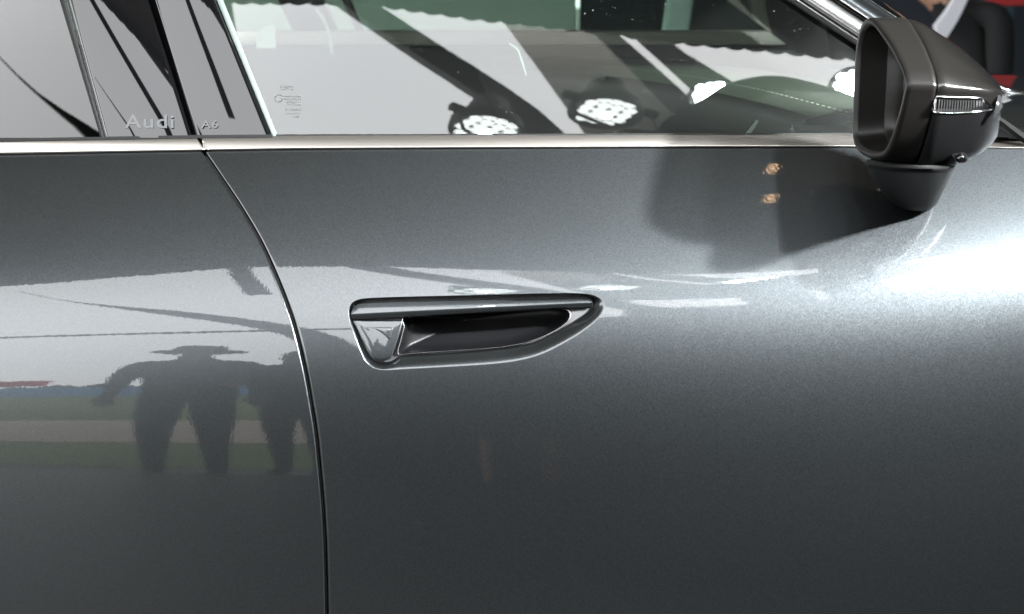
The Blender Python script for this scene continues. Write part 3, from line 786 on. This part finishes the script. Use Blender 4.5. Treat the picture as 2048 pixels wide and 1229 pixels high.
def zrow(px, py, Y): return at(px, py, Y)[2]
Yi0, Yo0 = 0.035, -0.118
def Xat(px, Y): return at(px, 200, Y)[0]
Xi0, Xo0 = Xat(1705, Yi0), Xat(1814, Yo0)
zt0, zc0, zb0 = zrow(1735, 37, -0.035), zrow(1813, 172, Yo0), zrow(1750, 329, -0.08)
sec = {}
sec['rim'] = msec(Xi0, Xo0, Yi0, Yo0, zt0, zc0, zb0)
Xi1, Xo1 = Xat(1778, Yi0), Xat(1872, Yo0 - 0.004)
zt1, zc1, zb1 = zrow(1800, 36, -0.035), zrow(1870, 174, Yo0 - 0.004), zrow(1815, 339, -0.09)
# bezel band between rim and seam, with the opening behind the rim
bez = [msec(Xi0 + 0.004, Xo0 + 0.002, Yi0, Yo0, zt0, zc0, zb0, 0.0085), msec(Xi0 + 0.0005, Xo0 + 0.0003, Yi0, Yo0, zt0, zc0, zb0, 0.0062), msec(Xi0 - 0.0005, Xo0 - 0.0003, Yi0, Yo0, zt0, zc0, zb0, 0.004),
       msec(Xi0, Xo0, Yi0, Yo0, zt0, zc0, zb0, 0.0018), msec(Xi0 + 0.002, Xo0 + 0.001, Yi0, Yo0, zt0, zc0, zb0, 0.0)]
for f in np.linspace(0.15, 1, 7):
    lerp = lambda a, b: a + (b - a) * f
    bez.append(msec(lerp(Xi0 + 0.002, Xi1), lerp(Xo0 + 0.001, Xo1), lerp(Yi0, Yi0 + 0.002), lerp(Yo0, Yo0 - 0.004), lerp(zt0, zt1), lerp(zc0, zc1), lerp(zb0, zb1)))
bez.append(msec(Xi1 + 0.0015, Xo1 + 0.0008, Yi0 + 0.001, Yo0 - 0.003, zt1, zc1, zb1, 0.003))
mirror = loft('side_mirror', bez, M['housing'], car, caps=False)
mirror['label'] = 'door mirror head with a dark grey bezel and black cap'
# inner tunnel and glass
tun = [msec(Xi0 + 0.003, Xo0 + 0.002, Yi0, Yo0, zt0, zc0, zb0, 0.008)]
for dx, ins in ((0.012, 0.0092), (0.026, 0.0115), (0.031, 0.0125)): tun.append(msec(Xi0 + dx, Xo0 + dx, Yi0, Yo0, zt0, zc0, zb0, ins))
loft('mirror_tunnel', tun, M['housing'], mirror, caps=False)
tun = [msec(Xi0 + dx, Xo0 + dx, Yi0, Yo0, zt0, zc0, zb0, ins) for dx, ins in ((0.0308, 0.0112), (0.0312, 0.0165), (0.046, 0.018), (0.051, 0.0215))]
loft('mirror_glass_frame', tun, M['housing'], mirror, caps=False)
g = msec(Xi0 + 0.048, Xo0 + 0.044, Yi0, Yo0, zt0, zc0, zb0, 0.017)
mesh_obj('mirror_glass', g, [tuple(range(len(g)))], M['mirror'], mirror, smooth=False)
# shell in front of the seam: upper gloss cap, lower cover
NT = NU + NL
shell = []
fr = [0, 0.03, 0.15, 0.3, 0.45, 0.6, 0.72, 0.82, 0.9, 0.96, 1.0]
for f in fr:
    ins = 0.003 if f == 0 else 0.0
    pxo = 1875 + (2004 - 1875) * f
    Yo = Yo0 - 0.005 + 0.012 * f + 0.05 * max(0, f - 0.6) ** 2 * 2
    Yi = Yi0 - 0.02 * f
    Xo = Xat(pxo, Yo); Xi = Xi1 + 0.002 + (Xat(1992, Yi) - Xi1 - 0.002) * f
    apx = 1024 + F * (Xi + (Xo - Xi) * 0.3) / (1.6 + Yi + 0.3 * (Yo - Yi)); bpx = 1024 + F * (Xi + (Xo - Xi) * 0.45) / (1.6 + Yi + 0.45 * (Yo - Yi))
    yt = np.interp(apx, [1800, 1830, 1860, 1890, 1920, 1960, 1985, 2004], [36, 44, 63, 83, 104, 139, 164, 186])
    yb = np.interp(bpx, [1815, 1850, 1880, 1900, 1940, 1965, 1980, 1996, 2004], [339, 341, 338, 333, 320, 305, 291, 266, 252])
    zt = zrow(1900, yt, 0.3 * Yo + 0.7 * Yi); zb = zrow(1900, yb, (Yi + Yo) / 2); zc = zrow(1900, 175 + 8 * f, Yo)
    shell.append(msec(Xi, Xo, Yi, Yo, zt, zc, zb, ins))
n = NT; cutL = NU - 1          # index where the outer crest lies
lowstart = NU + 4              # lower cover starts below the indicator
vs = [v for r in shell for v in r]; fs = grid_faces(len(shell), n, closev=True)
capf, lowf = [], []
for q in fs:
    j = sorted(i % n for i in q)
    jj = j[0] if j[-1] - j[0] < 5 else n - 1
    (capf if jj < lowstart else lowf).append(q)
end = tuple(range((len(shell) - 1) * n, len(shell) * n))
def sub_mesh(name, vs, fs, mat, parent):
    used = sorted({i for f in fs for i in f}); mp = {k: i for i, k in enumerate(used)}
    o = mesh_obj(name, [vs[k] for k in used], [tuple(mp[i] for i in f) for f in fs], mat, parent)
    bm = bmesh.new(); bm.from_mesh(o.data); bmesh.ops.recalc_face_normals(bm, faces=bm.faces); bm.to_mesh(o.data); bm.free()
    return o
mcap = sub_mesh('mirror_cap', vs, capf + [end], M['cap'], mirror); sharp(mcap, 60)
sub_mesh('mirror_lower_cover', vs, lowf, M['housing_dark'], mirror)
# turn signal strip just under the crest
def shell_pt(f, k, off):
    """point on the shell: f along the car (0..1), k index round the section (float), pushed out by off"""
    i = np.interp(f, fr, range(len(fr))); i0 = min(int(i), len(fr) - 2); a = i - i0; k0 = int(k) % n; b = k - int(k)
    P = lambda ii, kk: np.array(shell[ii][kk % n])
    p = (P(i0, k0) * (1 - b) + P(i0, k0 + 1) * b) * (1 - a) + (P(i0 + 1, k0) * (1 - b) + P(i0 + 1, k0 + 1) * b) * a
    du = P(i0 + 1, k0) - P(i0, k0); dv = P(i0, k0 + 1) - P(i0, k0); nn = np.cross(du, dv); nn /= np.linalg.norm(nn) + 1e-12
    if nn[1] > 0: nn = -nn
    return p + nn * off
k1, k2 = NU + 1.6, NU + 4.5
rows = []
for f in np.linspace(0.0, 0.86, 30):
    kt = k1 + (k2 - k1) * 0.95 * max(0, (f - 0.62) / 0.24) ** 2.5
    rows.append([shell_pt(f + 0.001, kt + (k2 - kt) * t, 0.0006 + 0.0022 * sin(pi * t) ** 0.5) for t in np.linspace(0, 1, 7)])
ts = mesh_obj('turn_signal', [v for r in rows for v in r], grid_faces(len(rows), 7), M['lens'], mirror)
rv_, rf_ = [], []
for q, f in enumerate(np.linspace(0.015, 0.70, 18)):
    i = len(rv_)
    for df, o in ((0, 0.0005), (0.008, 0.0024), (0.016, 0.0005)):
        kt = k1 + (k2 - k1) * 0.9 * max(0, (f + df - 0.62) / 0.24) ** 2.5
        rv_ += [shell_pt(f + df - 0.012, kt + 0.5, o), shell_pt(f + df, k2 - 0.3, o)]
    rf_ += [(i, i + 1, i + 3, i + 2), (i + 2, i + 3, i + 5, i + 4)]
tag(mesh_obj('turn_signal_ribs', rv_, rf_, M['rib'], mirror, smooth=False), kind='stuff')
rows = [[shell_pt(f, k, 0.0003) for f in np.linspace(0.0, 0.86, 20)] for k in (k1, k2)]
for nm, k, rad in (('signal_border', k2, 0.0007), ('signal_border', k1, 0.0006)):
    tube(nm, [shell_pt(f, k if k == k2 else k1 + (k2 - k1) * 0.95 * max(0, (f - 0.62) / 0.24) ** 2.5, 0.0008) for f in np.linspace(0.0, 0.86, 24)], rad, M['chrome'], mirror, seg=6)
mesh_obj('signal_back', [shell_pt(f, k1 + (k2 - k1) * t if f < 0.62 else k1 + (k2 - k1) * max(t, 0.95 * max(0, (f - 0.62) / 0.24) ** 2.5), 0.0003) for f in np.linspace(0, 0.86, 24) for t in (0, 1)], grid_faces(24, 2), M['pocket'], mirror)
# clear lens at the tip
tl = [at(x, y, Yo0 + 0.012 + o) for x, y, o in ((1998, 186, 0.012), (2003, 193, 0.011), (2004, 205, 0.009), (2000, 222, 0.006), (1993, 236, 0.004), (1988, 239, 0.003), (1986, 236, 0.001), (1989, 222, 0.0), (1993, 205, 0.001), (1996, 192, 0.006))]
cen = np.mean(tl, 0) + np.array([0.003, -0.006, 0])
mesh_obj('tip_lens', tl + [cen], [(i, (i + 1) % 10, 10) for i in range(10)], simple('tip_lens_clear', (0.012, 0.0125, 0.013), rough=0.12, spec=0.4), mirror)
# foot down to the door
def ellip(c, a, b, n=28, tilt=0):
    return [c + np.array([a * cos(2 * pi * k / n), b * sin(2 * pi * k / n), tilt * sin(2 * pi * k / n)]) for k in range(n)]
ft = []
for f in np.linspace(0, 1, 9):
    xl = np.interp(f, [0, 0.25, 0.6, 0.9, 1], [1733, 1740, 1762, 1780, 1794]); xr = np.interp(f, [0, 0.5, 0.85, 0.93, 1], [1907, 1888, 1873, 1868, 1856]); y = 326 + (414 - 326) * f
    Ys = pp((xl + xr) / 2, y)[1]; Yc = -0.05 + (Ys + 0.012 - (-0.05)) * f
    a_, b_ = at(xl, y, Yc), at(xr, y, Yc)
    ft.append(ellip((a_ + b_) / 2, (b_[0] - a_[0]) / 2, 0.055 - 0.018 * f, tilt=0.0))
loft('mirror_foot', ft, M['foot'], mirror)
c = at(1921, 317, -0.088)
cl = [[c + np.array([r * cos(2 * pi * k / 20), r * 0.6 * sin(2 * pi * k / 20) - d, r * 0.55 * sin(2 * pi * k / 20) - d * 0.6]) for k in range(20)] for r, d in ((0.0075, -0.004), (0.007, 0.001), (0.0055, 0.002))]
loft('camera_ring', cl, M['foot'], mirror, caps=False)
bm = bmesh.new(); bmesh.ops.create_uvsphere(bm, u_segments=16, v_segments=10, radius=0.005); o = bm_obj('camera_lens', bm, M['piano'], mirror, True); o.location = c

# ------------------------------------------------------------------ front end seen past the mirror
M['fender_paint'] = M['paint']
def tri_sheet(name, pts, mat, parent, sub=None):
    return mesh_obj(name, pts, [tuple(range(len(pts)))], mat, parent, smooth=False)
def blade(name, poly, Y, mat, parent, thick=0.02, Yf=None):
    P = [at(x, y, Yf(x, y) if Yf else Y) for x, y in poly]
    return extrude_poly(name, P, (0, thick, -thick * 0.4), mat, parent)
# hood: gently crowned sheet running forward from the cowl
hv = []
for i in range(20):
    for j in range(14):
        X = 0.52 + 1.1 * i / 19; Yh = 0.14 + 1.35 * j / 13
        z = 0.995 + 0.028 * sin(pi * (Yh - 0.14) / 1.35) - 0.10 * (X - 0.5) ** 2 - 0.05 * max(0, (0.30 - Yh) / 0.16) ** 2
        hv.append((X, Yh, z))
hood = mesh_obj('hood', hv, grid_faces(20, 14), M['paint'], car)
# fender top: rises over the front wheel in front of the mirror
fv = []
for i in range(16):
    for j in range(10):
        px = 1985 + 360 * i / 15; t = j / 9
        py = np.interp(t, [0, 1], [TRIM_T(px) + 4 - 0 * i, 231 + (px - 1985) * 0.05])
        fv.append(at(px, py, 0.13 + 0.17 * t + 0.02 * (i / 15)))
mesh_obj('fender', fv, grid_faces(16, 10, flip=True), M['paint'], car)
blade('sail_gap', [(1983, 228), (1994, 236), (2060, 287), (2060, 275), (2000, 233)], 0.115, M['rubber'], car, 0.01)
blade('sail_trim', [(1984, 248), (1993, 250), (2022, 273.5), (1984, 275)], 0.128, M['alu_lit'], a_pillar, 0.01)
blade('cowl_panel', [(1985, 192), (2010, 192), (2060, 226), (2060, 234), (1985, 234)], 0.34, M['dark'], car, 0.05)
wa = [at(1995, 222, 0.30), at(2028, 224, 0.31), at(2060, 222, 0.33)]
tube('wiper_arm', wa, 0.006, M['dark'], car, seg=10)
tube('hood_edge', [at(1990, 172, 0.42), at(2010, 181, 0.42), at(2060, 194, 0.42)], 0.0045, M['chrome'], car, seg=10)

# ------------------------------------------------------------------ cabin
def dash_pt(x, y, z): return (x, y, z)
dv = []; ND, MD = 36, 14
rear = catmull([(-0.06, 1.45, 1.012), (0.0, 1.2, 1.018), (0.10, 0.95, 1.022), (0.22, 0.72, 1.020), (0.32, 0.48, 1.010), (0.405, 0.30, 0.992), (0.47, 0.20, 0.975)], ND)
for p in rear:
    for j in range(MD):
        t = j / (MD - 1); x = p[0] + (0.70 - 0.18 * abs(p[1] - 0.9) - p[0]) * t
        z = p[2] + 0.012 * sin(pi * min(1, t * 1.4)) - 0.05 * t * t - 0.012 * max(0, 1 - t / 0.05) ** 2
        dv.append((x, p[1], z))
dash = mesh_obj('dashboard', dv, grid_faces(ND, MD), M['leather'], car)
# dashboard face below its rear edge
fv = []
for p in rear:
    for t, dx, dz in ((0, 0, -0.012), (0.3, -0.012, -0.03), (0.6, 0.02, -0.09), (1, 0.05, -0.30)): fv.append((p[0] + dx, p[1], p[2] + dz))
mesh_obj('dash_face', fv, grid_faces(ND, 4, flip=True), M['leather_dark'], dash)
# stitching: short pale threads along the edge
tv, tf = [], []
rr = resample(rear, 240)
for i in range(0, 238, 2):
    a, b = rr[i], rr[i + 1]; d = (b - a) / np.linalg.norm(b - a); nrm = np.array([-d[1], d[0], 0]) * 0.0012; k = len(tv)
    for p in (a, b):
        q = p + np.array([0.010, 0, 0.0012 + 0.002]); tv += [q - nrm, q + nrm]
    tf.append((k, k + 1, k + 3, k + 2))
tag(mesh_obj('stitching', tv, tf, M['thread'], dash, smooth=False), kind='stuff')
# side vent near the pillar and defrost grille
vent = catmull([(1606, 246), (1640, 232), (1700, 226), (1730, 228), (1720, 240), (1690, 244), (1640, 250)], 40, True)
mesh_obj('air_vent', [at(x, y, 0.26) for x, y in vent], [tuple(range(40))], M['pocket'], dash, smooth=False)
for k in range(8):
    x = 1192 + 18 * k
    extrude_poly('vent_slat', [at(x, 152 + k * 0.6, 0.86), at(x + 11, 150 + k * 0.6, 0.86), at(x + 20, 158 + k * 0.6, 0.84), at(x + 8, 160 + k * 0.6, 0.84)], (0, 0, 0.004), M['leather_dark'], dash)
# slim trim blade at the door top
extrude_poly('corner_trim', [at(1490, 268, 0.24), at(1512, 240, 0.24), at(1518, 243, 0.24), at(1500, 270, 0.24)], (0.0, 0.01, 0), M['dark'], dash)
tube('pale_arc', [at(x, y, 0.62) for x, y in ((632, 18), (645, 36), (655, 58), (661, 82), (664, 108))], 0.0028, M['pale_accent'], dash, seg=8)  # thin pale arc in the cabin, no known part
extrude_poly('pale_shape', [at(x, y, 0.9) for x, y in ((513, 97), (551, 97), (548, 48), (530, 54), (517, 66), (512, 78))], (0, 0.01, 0), simple('pale_patch', (0.10, 0.115, 0.105), rough=0.5), dash)  # flat pale shape in the cabin, no known part
tube('visor_wire', [at(x, y, 0.7) for x, y in ((1018, 88), (1034, 98), (1040, 112), (1046, 130), (1052, 152))], 0.0016, M['pale_accent'], dash, seg=8)
# far door, far pillar, roof, floor of the cabin
bm = bmesh.new(); box_bm(bm, (-0.25, 1.68, 0.78), (2.1, 0.10, 0.57), bevel=0.02)
far = bm_obj('far_door', bm, M['leather_dark'], car)
bm = bmesh.new(); box_bm(bm, (-0.25, 1.66, 1.052), (2.1, 0.12, 0.03), bevel=0.01); bm_obj('far_door_sill', bm, M['liner'], far)
extrude_poly('far_window_pane', [(-1.3, 1.70, 1.06), (0.75, 1.70, 1.06), (0.25, 1.55, 1.42), (-1.3, 1.55, 1.42)], (0, 0.004, 0), M['wind_glass'], far)
tube('far_pillar', [(-0.42, 1.69, 1.05), (-0.50, 1.62, 1.25), (-0.58, 1.54, 1.44)], 0.045, M['leather_dark'], far, seg=12)
tube('far_pillar_trim', [(-0.32, 1.66, 1.05), (-0.40, 1.60, 1.25), (-0.47, 1.53, 1.44)], 0.009, M['chrome'], far, seg=10)
tube('far_front_pillar', [(0.78, 1.66, 1.03), (0.50, 1.60, 1.22), (0.20, 1.52, 1.42)], 0.05, M['leather_dark'], far, seg=12)
rv2 = []
for i in range(14):
    for j in range(12):
        X = -1.6 + 1.68 * i / 13; Y = 0.36 + 1.2 * j / 11
        rv2.append((X, Y, 1.42 + 0.05 * sin(pi * j / 11) - 0.04 * max(0, (X + 0.3) / 0.4) ** 2))
roof = mesh_obj('roof', rv2, grid_faces(14, 12), M['liner'], car)
bm = bmesh.new(); box_bm(bm, (-0.2, 0.92, 0.45), (2.6, 1.5, 0.04), bevel=0.01); bm_obj('cabin_floor', bm, M['leather_dark'], car)
ws = []
for i in range(12):
    for j in range(12):
        t = i / 11; Y = 0.30 + 1.26 * j / 11; bow = 0.12 * (1 - ((Y - 0.93) / 0.63) ** 2)
        ws.append((0.065 + 0.55 * t + bow, Y, 1.41 - 0.40 * t))
mesh_obj('windshield', ws, grid_faces(12, 12), M['wind_glass'], car)

# ------------------------------------------------------------------ hall behind the car
M['wall_back'] = simple('grey_green_wall', (0.62, 0.66, 0.62), rough=0.8, scale=1)
M['wall_dark'] = simple('dark_blue_wall', (0.02, 0.025, 0.035), rough=0.8, scale=1)
bm = bmesh.new(); box_bm(bm, (4.20, 7.4, 1.9), (7.6, 0.1, 4.2), bevel=0.01)
tag(bm_obj('back_wall', bm, M['wall_dark']), kind='structure')
bm = bmesh.new(); box_bm(bm, (-4.37, 7.4, 1.9), (9.5, 0.1, 4.2), bevel=0.01)
tag(bm_obj('back_wall', bm, M['wall_back']), kind='structure')
bm = bmesh.new(); box_bm(bm, (8.05, 2.6, 1.9), (0.1, 9.5, 4.2), bevel=0.01)
tag(bm_obj('side_wall', bm, M['wall_dark']), kind='structure')
col_o = tag(empty('display_column', (0.62, 3.9, GZ)), 'pale slim display column behind the car, seen through the windows', 'column')
bm = bmesh.new(); box_bm(bm, (0, 0, 1.4), (0.09, 0.09, 2.8), Matrix.Rotation(0.12, 3, 'Y'), bevel=0.01); bm_obj('column_shaft', bm, simple('pale_column', (0.6, 0.66, 0.68), rough=0.5), col_o)
bm = bmesh.new(); box_bm(bm, (0, 0, 0.03), (0.3, 0.3, 0.06), bevel=0.01); bm_obj('column_base', bm, M['steel'], col_o)

# ------------------------------------------------------------------ people
M['skin'] = simple('skin', (0.42, 0.24, 0.16), rough=0.5)
def cloth(name, c): return simple(name, c, rough=0.9, bump=0.2, scale=30)
def person(name, label, loc, rz, H, J, colours, group=None, bulk=1.0, R=None, hair=(0.02, 0.015, 0.012)):
    """figure of height H; J overrides joints (fractions of H, facing +Y); colours: region -> material"""
    g = dict(pelvis=(0, 0, .53), waist=(0, 0, .61), chest=(0, .01, .72), neck0=(0, 0, .825), neck=(0, .01, .86), head0=(0, .02, .90), head=(0, .02, .945), crown=(0, .01, .985),
             chin=(0, .055, .885), nose=(0, .078, .925),
             shL=(-.10, 0, .80), elL=(-.135, 0, .63), wrL=(-.14, .05, .49), shR=(.10, 0, .80), elR=(.135, 0, .63), wrR=(.14, .05, .49),
             hipL=(-.05, 0, .50), knL=(-.055, .01, .285), anL=(-.055, -.01, .045), toL=(-.06, .085, .018), hipR=(.05, 0, .50), knR=(.055, .01, .285), anR=(.055, -.01, .045), toR=(.06, .085, .018))
    g.update(J)
    rad = dict(pelvis=(.085, .065), waist=(.075, .058), chest=(.09, .062), neck0=(.045, .04), neck=(.032, .034), head0=(.042, .048), head=(.046, .055), crown=(.03, .036), chin=(.022, .02), nose=(.008, .008),
               shL=(.042,) * 2, elL=(.029,) * 2, wrL=(.018,) * 2, shR=(.042,) * 2, elR=(.029,) * 2, wrR=(.018,) * 2,
               hipL=(.058,) * 2, knL=(.036,) * 2, anL=(.024,) * 2, toL=(.022, .016), hipR=(.058,) * 2, knR=(.036,) * 2, anR=(.024,) * 2, toR=(.022, .016))
    seg = [('pelvis', 'waist', 'top'), ('waist', 'chest', 'top'), ('chest', 'neck0', 'top'), ('neck0', 'neck', 'skin'), ('neck', 'head0', 'skin'), ('head0', 'head', 'skin'), ('head', 'crown', 'skin'), ('head0', 'chin', 'skin'), ('head', 'nose', 'skin')]
    for s in 'LR':
        seg += [('neck0', 'sh' + s, 'top'), ('sh' + s, 'el' + s, 'top'), ('el' + s, 'wr' + s, 'sleeve'), ('pelvis', 'hip' + s, 'leg'), ('hip' + s, 'kn' + s, 'leg'), ('kn' + s, 'an' + s, 'calf'), ('an' + s, 'to' + s, 'shoe')]
        W = Vector(g['wr' + s]); El = Vector(g['el' + s]); d = (W - El).normalized(); sd = d.cross(Vector((0, 0, 1)) if abs(d.z) < 0.8 else Vector((0, 1, 0))).normalized(); up = sd.cross(d)
        g['pa' + s] = tuple(W + d * .03); rad['pa' + s] = (.022, .014); seg.append(('wr' + s, 'pa' + s, 'skin'))
        for q, (off, ln) in enumerate(((-.016, .040), (-.0055, .046), (.0055, .043), (.016, .034))):
            a, b = f'f{s}{q}a', f'f{s}{q}b'
            g[a] = tuple(W + d * .048 + sd * off); g[b] = tuple(W + d * (.048 + ln * .8) + sd * off - up * ln * .45); rad[a] = (.0062,) * 2; rad[b] = (.0048,) * 2
            seg += [('pa' + s, a, 'skin'), (a, b, 'skin')]
        a, b = f't{s}a', f't{s}b'
        g[a] = tuple(W + d * .03 - sd * .024); g[b] = tuple(W + d * .052 - sd * .034 - up * .008); rad[a] = (.0075,) * 2; rad[b] = (.0055,) * 2
        seg += [('pa' + s, a, 'skin'), (a, b, 'skin')]
    rad.update(R or {})
    for k_ in ('pelvis', 'waist', 'chest', 'shL', 'shR', 'elL', 'elR', 'hipL', 'hipR', 'knL', 'knR'): rad[k_] = tuple(r_ * bulk for r_ in rad[k_])
    names = list(g); idx = {k: i for i, k in enumerate(names)}
    me = bpy.data.meshes.new(name); me.from_pydata([tuple(c * H for c in g[k]) for k in names], [(idx[a], idx[b]) for a, b, _ in seg], []); me.update()
    tmp = bpy.data.objects.new(name, me); COL.objects.link(tmp)
    md = tmp.modifiers.new('skin', 'SKIN'); md.use_smooth_shade = True; md.branch_smoothing = 0.4
    for k in names:
        v = me.skin_vertices[0].data[idx[k]]; v.radius = tuple(r * H for r in rad[k]); v.use_root = (k == 'pelvis')
    ss = tmp.modifiers.new('sub', 'SUBSURF'); ss.levels = 2; ss.render_levels = 2
    bpy.context.view_layer.update()
    ev = bpy.data.meshes.new_from_object(tmp.evaluated_get(bpy.context.evaluated_depsgraph_get())); bpy.data.objects.remove(tmp)
    regs = list(dict.fromkeys(r for _, _, r in seg)); ev.materials.clear()
    for r in regs: ev.materials.append(colours.get(r, M['skin']))
    A = np.array([np.array(g[a]) * H for a, b, r in seg]); B = np.array([np.array(g[b]) * H for a, b, r in seg]); R_ = [regs.index(r) for _, _, r in seg]
    cen = np.array([p.center[:] for p in ev.polygons]); AB = B - A; LL = (AB ** 2).sum(1) + 1e-12
    rr_ = np.array([(max(rad[a]) + max(rad[b])) / 2 * H for a, b, r in seg])
    t = np.clip(((cen[:, None] - A[None]) * AB[None]).sum(2) / LL, 0, 1); dd = np.linalg.norm(cen[:, None] - (A[None] + t[..., None] * AB[None]), axis=2) / rr_[None]
    ev.polygons.foreach_set('material_index', [R_[i] for i in dd.argmin(1)])
    ev.polygons.foreach_set('use_smooth', [True] * len(ev.polygons))
    e = empty(name, loc); e.rotation_euler = (0, 0, rz); tag(e, label, 'person', group)
    b = bpy.data.objects.new('body', ev); COL.objects.link(b); b.parent = e
    # hair: cap of shell over the back and top of the head
    hc = (np.array(g['head']) * 0.6 + np.array(g['crown']) * 0.4) * H
    bm = bmesh.new(); bmesh.ops.create_uvsphere(bm, u_segments=20, v_segments=14, radius=1)
    bmesh.ops.delete(bm, geom=[v for v in bm.verts if v.co.y > 0.35 and v.co.z < 0.35 or v.co.z < -0.75], context='VERTS')
    for v in bm.verts: v.co = Vector((v.co.x * .052 * H, v.co.y * .062 * H - .006 * H, v.co.z * .062 * H)) + Vector(hc)
    bm_obj('hair', bm, simple('hair', hair, rough=0.6), e, True)
    for s in (-1, 1):
        bm = bmesh.new(); bmesh.ops.create_uvsphere(bm, u_segments=10, v_segments=8, radius=.006 * H); o = bm_obj('eye', bm, M['piano'], e, True)
        o.location = np.array(g['head']) * H + np.array([s * .019 * H, .052 * H, -.008 * H])
        bm = bmesh.new(); bmesh.ops.create_uvsphere(bm, u_segments=10, v_segments=8, radius=1)
        for v in bm.verts: v.co = Vector((v.co.x * .006 * H, v.co.y * .012 * H, v.co.z * .018 * H))
        o = bm_obj('ear', bm, M['skin'], e, True); o.location = np.array(g['head0']) * H + np.array([s * .05 * H, 0, .02 * H])
    return e, g
dark_shirt, navy, blacksuit = cloth('charcoal_shirt', (0.03, 0.032, 0.035)), cloth('navy_cloth', (0.02, 0.028, 0.05)), cloth('black_suit', (0.008, 0.008, 0.009))
shoe = cloth('black_shoe', (0.02, 0.02, 0.02)); white_shoe = cloth('pale_shoe', (0.6, 0.6, 0.58))
# onlooker with a brimmed hat, mirrored in the rear door
hp, g = person('person', 'person in a brimmed hat and dark clothes, mirrored in the rear door', (-1.14, -2.35, GZ), -0.15, 1.58,
               dict(shL=(-.115, 0, .80), shR=(.115, 0, .80), elL=(-.155, .0, .64), wrL=(-.165, .05, .50), elR=(.15, .02, .64), wrR=(.155, .06, .50), anL=(-.085, 0, .045), knL=(-.075, .02, .285), toL=(-.10, .085, .018)),
               dict(top=dark_shirt, sleeve=dark_shirt, leg=navy, calf=navy, shoe=shoe), bulk=1.2, R=dict(chest=(.125, .08), waist=(.115, .075), pelvis=(.11, .08), hipL=(.066, .06), hipR=(.066, .06), knL=(.04, .04), knR=(.04, .04)))
hb = [(0.0, .075), (.055, .07), (.066, .03), (.07, .0), (.112, -.012), (.114, -.006), (.072, .008)]
hv = [(r * 1.55 * cos(2 * pi * k / 28), r * 1.55 * 1.1 * sin(2 * pi * k / 28) + .02, z * 1.5 + .955 * 1.58) for r, z in hb for k in range(28)]
mesh_obj('hat', hv, grid_faces(len(hb), 28, closev=True), dark_shirt, hp)
person('person', 'person in dark clothes beside the one in the brimmed hat, mirrored at the door gap', (-0.78, -2.5, GZ), 0.3, 1.5,
       dict(elL=(-.15, .03, .64), wrL=(-.10, .14, .62)), dict(top=navy, sleeve=navy, leg=dark_shirt, calf=dark_shirt, shoe=shoe), bulk=1.2, R=dict(chest=(.11, .08), waist=(.105, .075)))
# photographer just behind the camera
ph, g = person('person', 'photographer in dark shirt and shorts with pale shoes, faintly mirrored below the door handle', (0.02, -2.02, GZ), 0.0, 1.66,
               dict(chest=(0, .02, .72), neck0=(0, .05, .82), neck=(0, .07, .85), head0=(0, .095, .885), head=(0, .10, .93), crown=(0, .09, .97), chin=(0, .135, .872), nose=(0, .158, .912),
                    shL=(-.10, .03, .79), elL=(-.14, .03, .65), wrL=(-.045, .19, .72), shR=(.10, .03, .79), elR=(.14, .03, .65), wrR=(.045, .19, .72)),
               dict(top=dark_shirt, sleeve=dark_shirt, leg=navy, calf=M['skin'], shoe=white_shoe))
# people on the far side of the car
sp, g = person('person', 'person in a black suit and white collar beyond the hood', (1.85, 4.3, GZ), 1.57, 1.55,
               dict(chest=(0, .05, .70), neck0=(0, .085, .795), neck=(0, .11, .825), head0=(0, .135, .86), head=(0, .145, .905), crown=(0, .14, .945), chin=(0, .175, .845), nose=(0, .2, .885)),
               dict(top=blacksuit, sleeve=blacksuit, leg=blacksuit, calf=blacksuit, shoe=shoe))
M['collar'] = cloth('white_collar', (0.75, 0.75, 0.8))
cpx = [(1928, -30), (1950, -30), (1916, 40), (1894, 76), (1876, 74), (1873, 52), (1896, 22)]
loc_ = [at(x, y, 4.14) for x, y in cpx]; Rm = np.array(Matrix.Rotation(-1.57, 3, 'Z')); base_ = np.array([1.85, 4.3, GZ])
extrude_poly('shirt_front', [Rm @ (p - base_) for p in loc_], Rm @ np.array([0, 0.05, 0]), M['collar'], sp)
rb = tag(empty('red_banner', (at(2010, 0, 6.6)[0], 6.6, GZ)), 'red banner on a teal board at the back of the hall', 'banner')
zb_ = at(2010, 11, 6.6)[2] - GZ
extrude_poly('banner_cloth', [(-0.10, 0, zb_), (0.12, 0, zb_), (0.12, 0, zb_ + 0.8), (-0.10, 0, zb_ + 0.8)], (0, 0.02, 0), M['red'], rb)
extrude_poly('banner_board', [(-0.11, 0.03, 0), (0.06, 0.03, 0), (0.06, 0.03, zb_ + 0.8), (-0.11, 0.03, zb_ + 0.8)], (0, 0.02, 0), simple('teal_board', (0.03, 0.07, 0.09), rough=0.7), rb)
person('person', 'onlooker in a dark blue jacket beside the A pillar', (1.45, 5.2, GZ), 3.3, 1.62, {}, dict(top=navy, sleeve=navy, leg=shoe, calf=shoe, shoe=shoe))
